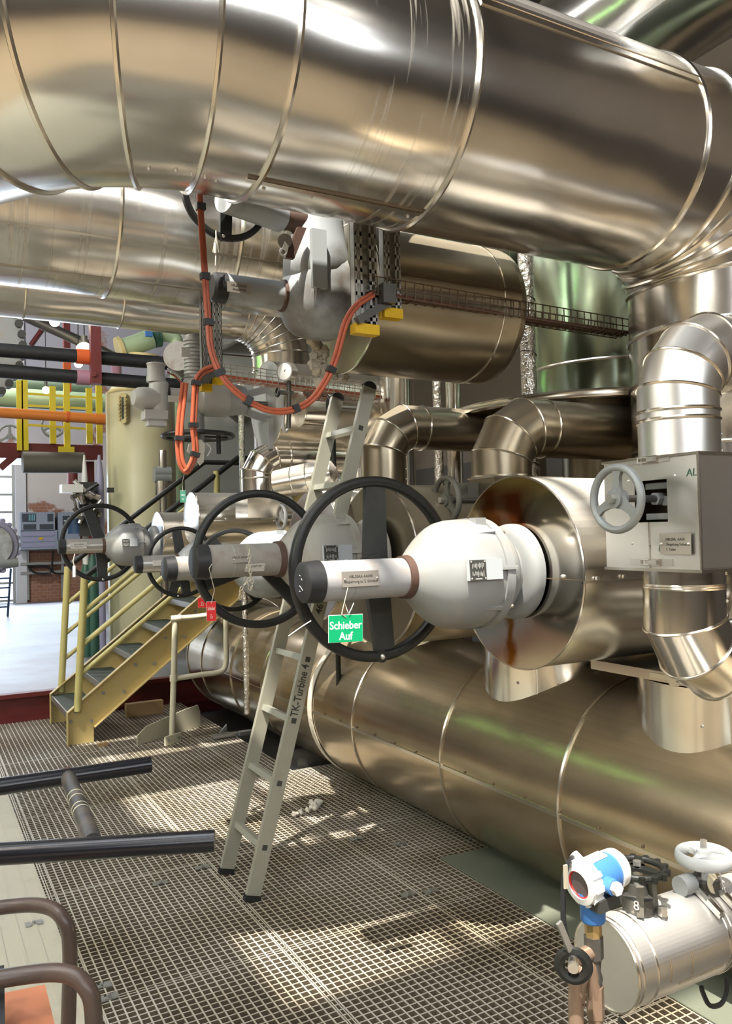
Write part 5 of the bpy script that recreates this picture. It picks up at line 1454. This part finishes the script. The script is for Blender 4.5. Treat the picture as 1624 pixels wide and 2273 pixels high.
    V0.part('wheel_stem', MB().cyl((w.x, my, w.z - .03), (w.x, my, mz - r * .7), .04, seg=18), M['iron_grey'])
    # yoke arms to the casing
    V0.part('yoke_arm', MB().bar(f(530, 880), f(600, 862), span(a, 12), span(a, 16)), E)
    V0.part('yoke_arm', MB().bar(f(528, 908), f(602, 935), span(a, 12), span(a, 16)), E)
    V0.part('spindle', MB().cyl(V(f(536, 888).x, my, mz), V(c.x + .05, my, mz), .022, seg=14), M['steel_dark'])
    V0.part('bracket', MB().box(c.x - .03, c.x, my - .10, my + .10, mz - .30, mz - .10), E)
    tg = f(428, 1000, 4.7)
    solo('cloth_rag', MB().prism([f(420, 985, 4.7), f(445, 975, 4.7), f(455, 985, 4.7), f(452, 1025, 4.7), f(444, 1033, 4.7), f(436, 1018, 4.7), f(415, 1002, 4.7)], Y * .012), M['cloth'], 'folded off-white paper tag hanging below the flat black handwheel', 'tag', tg)
    wire('white string hanging beside the paper tag', [f(x, yy, 4.7) for x, yy in ((458, 984), (466, 992), (467, 1000), (460, 1012))], .004, M['plastic_white'])

    # gauge on its stem
    y = 4.5
    h = f(637, 826, y)
    G = Thing('pressure_gauge', 'round pressure gauge on a dark stem before the bright casing', 'gauge', f(634, 950, y))
    ax = V(-.85, -.5, .0).normalized(); rg = span(h, 22)
    G.part('case', MB().lathe(h - ax * .03, ax, [(0, 0), (0, rg * .95), (.05, rg), (.06, rg), (.06, rg * .88), (.055, rg * .86), (.055, 0)], 36), M['bolt'])
    G.part('dial', MB().cyl(h + ax * .026, h + ax * .029, rg * .85, seg=32), M['plastic_white'])
    G.part('needle', MB().bar(h + ax * .031, h + ax * .031 + V(.02, -.02, .03), .003, .002, ax), M['print'])
    G.part('stem', MB().sweep([f(641, 845, y), f(641, 920, y), f(640, 950, y)], .014, 12), M['steel_dark'])
    G.part('stop_valve', MB().cyl(f(618, 871, y), f(650, 873, y), .014, seg=10), M['steel_dark'])
    G.part('valve_wheel', MB().torus(f(616, 871, y), X, .024, .007, seg=20, sub=6), M['black'])
    G.part('siphon', MB().sweep(smooth([f(640, 930, y), f(640, 950, y), f(633, 958, y), f(628, 948, y), f(629, 920, y), f(634, 905, y)], 4), .010, 10), M['steel'])
    # casings in the middle
    c = f(662, 908, 4.75)
    casing('small bright casing with slatted end, between gauge and ladder', c.x, f(735, 910, 4.75).x, 4.75, c.z, span(c, 40), M['clad_bright'], M['clad_matt'], seam=False)
    for k in range(6):
        pass
    c = f(735, 905, 4.9)
    casing('bright casing with two bands behind the ladder head', c.x - .05, f(835, 900, 4.9).x, 4.9, c.z, span(c, 47), M['clad_bright'], M['clad'], seam=False)
    # chain wheel behind the ladder
    c = f(731, 904, 4.35); rw = span(c, 27)
    Wt = Thing('wavy_handwheel', 'black wavy handwheel half hidden behind the far ladder rail', 'handwheel', c)
    rim = Wt.part('rim', MB().torus(c, X + Y * -.3, rw * .8, rw * .12, .012, seg=40, sub=8), M['black'])
    u, w2, dd = frame(X + Y * -.3)
    for k in range(12):
        t = 2 * PI * k / 12; Wt.part('grip_lobe', MB().torus(c + (u * math.cos(t) + w2 * math.sin(t)) * rw * .92, dd, rw * .15, rw * .045, .010, seg=12, sub=6), M['black'], on=rim)
    for k in range(3):
        t = 2 * PI * k / 3 + .4; Wt.part('spoke', MB().bar(c, c + (u * math.cos(t) + w2 * math.sin(t)) * rw * .8, .016, .01, dd), M['black'], on=rim)
    Wt.part('stem', MB().cyl(c, c + X * .2, .014, seg=12), M['steel_dark'])
    # elbow in the middle
    y = 5.0
    v = f(572, 1085, y); hz = f(660, 1016, y); R = span(v, 36)
    bypass('bright small bend below the pale disc, upright leg over a latched box', v.x, y, R, hz.z, 0, f(760, 1016, y).x, M['clad_bright'], 3, .15, f(572, 1108, y).z, bands=(f(572, 1062, y).z,))
    bx = f(572, 1125, y)
    B = Thing('small_valve_box', 'bright small latched box under the bright small bend', 'box', bx)
    w_ = span(bx, 38)
    B.part('box_shell', MB().box(bx.x - w_, bx.x + w_, y - w_, y + w_, f(572, 1150, y).z, f(572, 1098, y).z), M['clad_bright'])
    B.part('top_rim', MB().box(bx.x - w_ * 1.1, bx.x + w_ * 1.1, y - w_ * 1.1, y + w_ * 1.1, f(572, 1098, y).z, f(572, 1096, y).z), M['seam'])
    # white jacketed dome pipe
    p0, p1 = f(612, 1075, 4.6), f(748, 1050, 4.35)
    D = Thing('domed_jacket_pipe', 'white-topped jacketed pipe with domed end between the two ladder rails', 'pipe', p0)
    R = span(p0, 30); dd = (p1 - p0); L = dd.length
    D.part('jacket', MB().lathe(p0, dd, [(0, 0), (0, R), (L * .55, R * 1.15), (L * .8, R * 1.15), (L * .93, R * .95), (L, R * .4), (L, 0)], 40), M['clad_valve'])
    for s, k in ((.3, 1.09), (.55, 1.16)): D.part('seam_band', MB().torus(p0 + dd * s, dd, R * k, .004, seg=40, sub=6), M['seam'])
    # foil pipe left of the disc, dark pole
    c = f(536, 960, 5.9)
    column('foil_drain_pipe', 'thin foil-wrapped upright pipe left of the pale disc', c.x, 5.9, .022, .3, f(536, 838, 5.9).z, M['foil'])
    c = f(741, 1040, 4.7)
    solo('dark_pole', MB().cyl((c.x, 4.7, .3), (c.x, 4.7, f(741, 975, 4.7).z), .016, seg=12), M['black'], 'thin black pole between the ladder rails', 'pole', (c.x, 4.7, .3))
    c = f(775, 1020, 4.9)
    column('thin_drain_pipe', 'thin bright upright pipe between the ladder rails', c.x, 4.9, .022, .3, f(772, 960, 4.9).z, M['clad_bright'])
    c = f(800, 1040, 5.0)
    column('brown_riser_pipe', 'brownish upright jacket seen between ladder head and dusty bend', c.x, 5.0, .16, .3, f(790, 975, 5.0).z, M['clad'])
    c = f(585, 835, 5.95); 
    casing('white rear casing with round end above the wire tray', f(590, 835, 5.95).x, f(760, 850, 5.95).x, 5.95, f(590, 852, 5.95).z, span(c, 42), M['clad_valve'], M['clad'], seam=False)
mid()

# ================================================================== BACK OF THE HALL
def back():
    f = at_y
    y = 10.6
    a, b = f(236, 1000, y), f(386, 1000, y)
    xc, R = (a.x + b.x) / 2 + .02, (b.x - a.x) / 2 * .96
    zt = f(300, 862, y - R).z
    T = Thing('cream_tank', 'tall cream tank with domed top and an oval sight glass', 'tank', (xc, y, .25))
    T.part('shell', MB().lathe((xc, y, .25), Z, [(0, 0), (0, R), (zt - .25, R), (zt - .25 + R * .18, R * .92), (zt - .25 + R * .42, R * .55), (zt - .25 + R * .50, 0)], 72), M['tank'])
    T.part('weld_seam', MB().torus((xc, y, zt), Z, R, .008, .02, seg=72, sub=6), M['tank_flange'])
    e = f(270, 905, y - R * .93); n = V(e.x - xc, e.y - y, 0).normalized(); s = n.cross(Z)
    e = V(xc, y, e.z) + n * (R + .01)
    h, w = span(e, 34), span(e, 10)
    poly = [e + s * w * math.cos(t) + Z * (h - w if math.sin(t) > 0 else -(h - w)) + Z * w * math.sin(t) for t in [2 * PI * k / 24 for k in range(24)]]
    fr = T.part('sight_frame', MB().prism(poly, n * .06), M['tank_flange'])
    T.part('sight_glass', MB().obox(e + n * .062, s * w * .25, Z * h * .72, n * .004), M['print'], on=fr)
    for k in range(7):
        for sx in (-1, 1):
            T.part('nut', MB().cyl(e + s * w * .75 * sx + Z * h * (-.72 + .24 * k) + n * .06, e + s * w * .75 * sx + Z * h * (-.72 + .24 * k) + n * .085, .018, seg=6), M['tank_flange'], on=fr)
    T.part('side_rail', MB().box(xc - R - .03, xc - R + .03, y - .05, y + .05, .3, zt), M['tank'])
    c = f(245, 1088, y - R * .9); T.part('small_plate', MB().obox(c, X * .04, Z * .03, Y * .02), M['print'])
    # pipe at the tank's right
    T = Thing('steel_standpipe', 'grey steel standpipe with flanges right of the cream tank', 'pipe', f(360, 1130, 9.9))
    c0, c1 = f(360, 1000, 9.9), f(358, 1150, 9.9)
    T.part('tube', MB().cyl(c0, V(c0.x, c0.y, .25), .05, seg=18), M['clad_bright'])
    for py in (1048, 1060): T.part('flange', MB().cyl(f(360, py, 9.9) + X * -.1, f(360, py, 9.9) + X * .1, .07, seg=18), M['iron_grey'])
    T.part('cover', MB().cyl(f(359, 1068, 9.9), f(359, 1100, 9.9), .085, seg=18), M['clad_bright'])
    # platform with red edge and yellow rails
    y = 13.5
    z0, z1 = f(100, 1018, y).z, f(100, 985, y).z
    xl, xr = f(-60, 1000, y).x, f(228, 1000, y).x
    T = Thing('red_platform', 'dark red steel platform edge at the far left', 'platform', ((xl + xr) / 2, y, z0))
    T.part('edge_beam', MB().box(xl, xr, y, y + .12, z0, z1), M['red_steel'])
    T.part('deck', MB().box(xl, xr, y + .12, y + 3, z0 + .15, z0 + .22), M['steel_dark'])
    T.part('brace', MB().bar(f(0, 1040, y), f(40, 1005, y), .12, .10), M['red_steel'])
    T.part('post', MB().box(xr - .22, xr - .08, y + .3, y + .44, .25, z0), M['red_steel'])
    T = Thing('yellow_railing', 'bright yellow railing on the red platform', 'railing', ((xl + xr) / 2, y, z0), None)
    for px, top, bot in ((43, 845, 1000), (54, 836, 1000), (116, 858, 985), (147, 843, 1000), (197, 862, 985), (219, 850, 985)):
        p, q = f(px, top, y - .03), f(px, bot, y - .03)
        T.part('post', MB().box(p.x - .045, p.x + .045, y - .06, y, q.z, p.z), M['yellow_rail'])
    for p, q in (((60, 874), (228, 885)), ((60, 900), (190, 907)), ((60, 943), (190, 952))):
        p, q = f(*p, y - .03), f(*q, y - .03); T.part('rail', MB().bar(p, q, .035, .035), M['yellow_rail'])
    c = f(147, 1000, y - .07); T.part('foot_plate', MB().obox(c, X * .12, Z * .06, Y * .02), M['yellow_rail'])
    # pipes in front of the platform
    def straight(nm, label, p, q, r, mat, cat='pipe', group=None, y2=None, yy=12.0, bits=()):
        a, b = f(*p, yy), f(*q, y2 or yy)
        T = Thing(nm, label, cat, a.lerp(b, .5), group)
        T.part('tube', MB().cyl(a, b, r, seg=24), mat)
        for px, w, m2 in bits:
            t = (px - p[0]) / (q[0] - p[0]); c = a.lerp(b, t); d = (b - a).normalized()
            T.part('band', MB().cyl(c - d * w, c + d * w, r * 1.12, seg=24), m2)
        return T
    straight('orange_pipe', 'bright orange pipe running level before the yellow railing', (-40, 913), (232, 931), .075, M['orange'], yy=12.6, bits=((146, .02, M['orange_red']), (222, .08, M['orange'])))
    straight('black_pipe', 'upper black pipe crossing before the red column', (-40, 774), (440, 812), .075, M['rubber'], yy=9.4, bits=((173, .09, M['orange_red']),), group='black pipes')
    straight('black_pipe', 'lower black pipe with a mauve band, crossing before the tank', (-40, 820), (410, 856), .075, M['rubber'], yy=9.4, bits=((171, .07, M['mauve']),), group='black pipes')
    straight('grey_brace_pipe', 'grey pipe slanting down under the slim header', (50, 700), (270, 800), .07, M['steel_dark'], yy=11.5)
    straight('green_pipe', 'upper wide grey-green pipe behind the yellow railing', (-60, 838), (200, 856), .16, M['pipe_green'], yy=15.6, group='green pipes')
    straight('green_pipe', 'lower wide pale green pipe behind the yellow railing', (-60, 878), (230, 895), .17, M['pale_green'], yy=15.0, group='green pipes')
    straight('grey_pipe', 'thick grey insulated pipe under the red platform', (50, 1026), (186, 1027), .16, M['iron_dust'], yy=13.1)
    straight('thin_pale_pipe', 'thin pale pipe above the upper black pipe', (-20, 766), (170, 780), .035, M['plastic_white'], yy=12.5)
    # red columns
    for px, t, b_, w, yy, lab in ((210, 700, 853, .055, 9.3, 'dark red hanger post gripping both black pipes'), (147, 690, 780, .05, 14.2, 'thin dark red post behind the black pipes, orange at its foot'), (186, 1310, 1395, .0, 0, '')):
        if not lab: continue
        p, q = f(px, t, yy), f(px, b_, yy)
        T = Thing('red_post', lab, 'post', q)
        T.part('post', MB().box(p.x - w, p.x + w, yy - .06, yy + .06, q.z, 8.0), M['red_steel'])
        if w == .05:
            q2 = f(px, 850, yy); T.part('orange_foot', MB().box(p.x - .06, p.x + .06, yy - .04, yy + .04, f(px, 870, yy).z, q.z), M['orange_red'])
        else:
            T.part('bolt', MB().cyl(f(px - 2, 830, yy - .06), f(px - 2, 830, yy - .09), .03, seg=8), M['red_steel'])
    straight('red_brace', 'thin dark red slanted brace high at the back', (68, 766), (98, 724), .05, M['red_steel'], yy=19.96)
    # pale green fittings above the tank
    T = Thing('green_valve', 'pale green flanged valve and elbow above the tank', 'valve', f(310, 800, 11.6))
    p = [f(x, yy, 11.6) for x, yy in ((268, 776), (300, 765), (335, 752))]
    T.part('body', MB().sweep(smooth(p, 5), span(p[0], 22), 24), M['pale_green'])
    p = [f(x, yy, 11.6) for x, yy in ((345, 742), (385, 748), (392, 775), (392, 830))] + [V(f(392, 830, 11.6).x, 11.6, .25)]
    T.part('elbow', MB().sweep(smooth(p, 5), span(p[0], 15), 24), M['pale_green'])
    for (x0, y0, x1, y1, r) in ((262, 776, 270, 774, 27), (338, 748, 346, 746, 25), (348, 749, 354, 748, 22)):
        T.part('flange', MB().cyl(f(x0, y0, 11.6), f(x1, y1, 11.6), span(p[0], r), seg=28), M['tank_flange'] if x0 < 300 else M['dark_green'])
    T.part('blue_tag', MB().obox(f(330, 741, 11.3), X * .05, Z * .04, Y * .02), M['blue'])
    c = f(320, 795, 11.4)
    T.part('lower_flange', MB().lathe(c, V(.05, -.1, 1), [(0, 0), (0, span(c, 34)), (.05, span(c, 34)), (.05, 0)], 32), M['tank_flange'])
    straight('mauve_pipe', 'mauve pipe bending down beside the tank dome', (258, 790), (262, 1262), .07, M['mauve'], yy=12.0)
    T = Thing('round_duct_end', 'grey round duct end behind the ribbed motor', 'duct', f(385, 790, 8.6))
    T.part('duct', MB().cyl(f(395, 790, 8.6), f(395, 790, 8.6) + V(2.1, 3.75, 0), span(f(395, 790, 8.6), 33), seg=36), M['tube_dusty'])
    # lamps
    for px, py, r, lab in ((187, 778, .10, 'glowing warm lamp beside the red hanger post'), (174, 807, .055, 'small glowing lamp just under the upper black pipe'), (121, 714, .06, 'glowing lamp high under the slim header'), (102, 866, .06, 'pale glowing lamp above the yellow railing')):
        c = f(px, py, {866: 14.4, 807: 11.2}.get(py, 10.4))
        T = Thing('hall_lamp', lab, 'lamp', c)
        T.part('globe', MB().sphere(c, r, 16), M['lamp'])
        T.part('socket', MB().cyl(c + Z * r * .8, c + Z * (r + .08), r * .4, seg=14), M['steel_dark'])
        T.part('cord', MB().cyl(c + Z * (r + .08), V(c.x, c.y, 8.0), .008, seg=6), M['black'])
    # instrument cabinets on the far wall
    y = 19.6
    for (x0, y0, x1, y1, lab) in ((45, 1137, 122, 1178, 'upper grey control cabinet with cyan strips'), (45, 1178, 128, 1218, 'lower grey control cabinet with a yellow label'), (129, 1137, 178, 1218, 'narrow grey control cabinet right of the others')):
        p, q = f(x0, y0, y), f(x1, y1, y)
        T = Thing('control_cabinet', lab, 'cabinet', ((p.x + q.x) / 2, y, q.z), 'control cabinets')
        T.part('body', MB().box(p.x, q.x, y, y + .35, q.z, p.z), M['cabinet'])
        w, h = q.x - p.x, p.z - q.z
        if 'cyan' in lab:
            T.part('display', MB().box(p.x + w * .05, p.x + w * .45, y - .01, y, q.z + h * .5, q.z + h * .92), M['panel_dark'])
            for k in range(4): T.part('strip', MB().box(p.x + w * (.24 + .05 * k), p.x + w * (.265 + .05 * k), y - .02, y - .01, q.z + h * .55, q.z + h * .88), M['cyan'])
            T.part('meter', MB().box(p.x + w * .78, p.x + w * .95, y - .01, y, q.z + h * .5, q.z + h * .9), M['panel_dark'])
            T.part('drawer_front', MB().box(p.x + w * .08, p.x + w * .45, y - .01, y, q.z + h * .08, q.z + h * .36), M['panel_dark'])
            T.part('drawer_front', MB().box(p.x + w * .55, p.x + w * .95, y - .01, y, q.z + h * .08, q.z + h * .36), M['panel_dark'])
        elif 'yellow' in lab:
            for k in (.12, .40, .70): T.part('drawer_front', MB().box(p.x + w * .06, p.x + w * .92, y - .012, y, q.z + h * k, q.z + h * (k + .20)), M['lavender'])
            T.part('yellow_label', MB().box(p.x + w * .50, p.x + w * .60, y - .025, y - .012, q.z + h * .50, q.z + h * .62), M['yellow_cap'])
        else:
            T.part('display', MB().box(p.x + w * .2, p.x + w * .9, y - .01, y, q.z + h * .62, q.z + h * .9), M['panel_dark'])
            T.part('display_bar', MB().box(p.x + w * .25, p.x + w * .8, y - .02, y - .01, q.z + h * .75, q.z + h * .78), M['plastic_white'])
    T = Thing('wall_cable_tray', 'slotted wall rails with a looped black cable under the cabinets', 'cable tray', f(90, 1260, 19.8))
    for px in (61, 138): T.part('rail', MB().box(f(px, 1220, 19.9).x - .03, f(px, 1220, 19.9).x + .03, 19.9, 19.96, .3, f(px, 1220, 19.9).z), M['steel'])
    for py in (1219, 1252, 1272): T.part('rail', MB().box(f(45, py, 19.9).x, f(142, py, 19.9).x, 19.84, 19.9, f(60, py, 19.9).z - .03, f(60, py, 19.9).z + .03), M['steel'])
    T.part('cable', MB().sweep(smooth([f(x, yy, 19.8) for x, yy in ((60, 1256), (100, 1256), (112, 1264), (108, 1272), (80, 1272), (66, 1262), (62, 1256))], 5), .02, 8), M['black'])
    T.part('cable', MB().sweep(smooth([f(x, yy, 19.8) for x, yy in ((117, 1222), (116, 1262), (122, 1272), (145, 1273))], 5), .02, 8), M['black'])
    straight('wall_red_pipe', 'short dark red pipe before the patchy plaster wall', (161, 1040), (161, 1085), .12, M['red_steel'], yy=19.0)
    # gas bottles / blue-white instrument tubes behind the far wheel
    for px, t, b_, r, m, lab in ((170, 1145, 1185, .10, 'blue_dark', 'dark blue filter bottle behind the farthest handwheel'), (196, 1150, 1190, .07, 'plastic_white', 'white filter bottle behind the farthest handwheel'), (187, 1010, 1330, .035, 'plastic_white', 'thin pale upright tube behind the farthest handwheel'), (220, 1010, 1190, .05, 'lavender', 'pale lavender upright pipe left of the tank'), (190, 1245, 1360, .06, 'dark_green', 'dark green upright tube behind the stair posts'), (205, 1230, 1360, .07, 'dark_green', 'thicker dark green gas bottle behind the stair posts')):
        p, q = f(px, t, 10.2), f(px, b_, 10.2)
        if b_ > 1300 or 'lavender' in lab: q = V(p.x, 10.2, .25)
        T = Thing('upright_bottle' if r > .05 else 'upright_tube', lab, 'bottle' if r > .05 else 'pipe', q)
        T.part('body', MB().lathe(q, p - q, [(0, 0), (0, r), ((p - q).length * .88, r), ((p - q).length * .96, r * .6), ((p - q).length, r * .3), ((p - q).length, 0)], 20), M[m])
    T = Thing('instrument_manifold', 'cluster of small chrome valves and fittings left of the tank', 'manifold', f(195, 1110, 10.0))
    rnd = random.Random(12)
    T.part('backing', MB().box(f(175, 1085, 10.1).x, f(215, 1085, 10.1).x, 10.1, 10.16, f(200, 1190, 10.1).z, f(200, 1070, 10.1).z), M['print'])
    for k in range(34):
        c = f(rnd.uniform(165, 216), rnd.uniform(1078, 1160), 10.0)
        d = V(rnd.uniform(-1, 1), rnd.uniform(-.4, .4), rnd.uniform(-1, 1)).normalized() * rnd.uniform(.03, .09)
        T.part('fitting', MB().cyl(c - d, c + d, rnd.uniform(.012, .035), seg=10), rnd.choice([M['bolt'], M['steel_dark'], M['bolt'], M['black']]))
    T.part('junction_box', MB().obox(f(158, 1085, 9.9), X * span(f(158, 1085, 9.9), 22), Z * span(f(158, 1085, 9.9), 9), Y * .1), M['plastic_white'])
    # red drums on the deck
    for px, t, b_, w, lab in ((268, 1318, 1392, 14, 'dark red upright drum behind the stair rails'), (322, 1308, 1393, 24, 'larger dark red drum under the far valves'), (216, 1300, 1392, 9, 'dark red slim post behind the stair posts')):
        q = at_z(px, b_, .25); r = span(q, w); hh = span(q, b_ - t)
        T = Thing('red_drum' if w > 10 else 'red_post', lab, 'drum' if w > 10 else 'post', q)
        T.part('body', MB().lathe(q, Z, [(0, 0), (0, r), (hh, r), (hh + r * .3, r * .7), (hh + r * .3, 0)], 28), M['red_steel'])
        T.part('foot_ring', MB().torus(q + Z * .02, Z, r, .012, seg=28, sub=6), M['red_steel'])
    # bolted round cover and step ladder at the left edge
    yb = 12.0
    c = f(-22, 1212, yb); R = span(c, 62)
    T = Thing('bolted_flange_cover', 'lavender-grey round bolted cover cut by the left edge', 'cover', c)
    T.part('ring', MB().torus(c, V(.3, -1, 0), R * .82, R * .18, .10, seg=48, sub=10), M['lavender'])
    T.part('centre_disc', MB().cyl(c, c + V(.03, .1, 0), R * .75, seg=40), M['enamel_old'])
    u, w2, dd = frame(V(.3, -1, 0))
    for k in range(22):
        t = 2 * PI * k / 22; e = u * math.cos(t) + w2 * math.sin(t)
        T.part('bolt', MB().cyl(c + e * R * .98 - dd * .06, c + e * R * .98 + dd * .06, .035, seg=8), M['lavender'])
    T.part('outlet', MB().cyl(f(-10, 1252, yb), f(40, 1248, yb), .09, .06, seg=20), M['iron_grey'])
    T = Thing('step_ladder', 'narrow steel step ladder at the left edge before the bright window', 'ladder', at_z(16, 1370, .25))
    p, q = at_z(17, 1368, .25), f(24, 1262, at_z(17, 1368, .25).y)
    o = V(-.45, 0, 0)
    T.part('rail', MB().cyl(p, q, .02, seg=8), M['blue_dark']); T.part('rail', MB().cyl(p + o, q + o, .02, seg=8), M['blue_dark'])
    for k in (.2, .4, .6, .8): T.part('rung', MB().cyl(p.lerp(q, k), p.lerp(q, k) + o, .016, seg=8), M['blue_dark'])
    c = f(-118, 752, 10.0); R = span(c, 158)
    T = Thing('bolted_grey_disc', 'big grey flange disc with dark bolts in the upper left, cut by the edge', 'flange', c)
    T.part('disc', MB().cyl(c, c + Y * .10, R, seg=64), M['enamel'])
    for k in range(40):
        t = 2 * PI * k / 40; e = X * math.cos(t) + Z * math.sin(t)
        T.part('bolt', MB().cyl(c + e * R * .985 - Y * .05, c + e * R * .985 + Y * .14, .045, seg=10), M['print'])
    for px, py in ((22, 968), (117, 946)):
        c = f(px, py, 14.62)
        T = Thing('round_handwheel', 'grey round handwheel behind the yellow railing, %s' % ('at the left edge' if px < 60 else 'beside the middle post'), 'handwheel', c)
        T.part('stem', MB().cyl(c, V(c.x, 15.2, c.z), .02, seg=10), M['iron_grey'])
        handwheel(T, c, Y, .20, (90, 210, 330), M['iron_grey'], rw=.022, hub=.05, sw=.018)
back()

# greenish fluorescent tubes hung in a row on the hall's left side
def tubes():
    first = None
    for i in range(11):
        y = 0.75 + i * 1.08
        T = Thing('strip_light', 'greenish fluorescent strip light hung high on the left', 'lamp', (-3.6, y + .43, 4.52), 'strip lights')
        T.part('tube', MB().cyl((-3.6, y, 4.5), (-3.6, y + .86, 4.5), .022, seg=10), M['tube_glow'])
        T.part('fitting', MB().box(-3.66, -3.54, y - .03, y + .89, 4.54, 4.62), M['plastic_white'])
        T.part('rod', MB().cyl((-3.6, y + .43, 4.6), (-3.6, y + .43, 8.0), .008, seg=6), M['steel_dark'])
tubes()
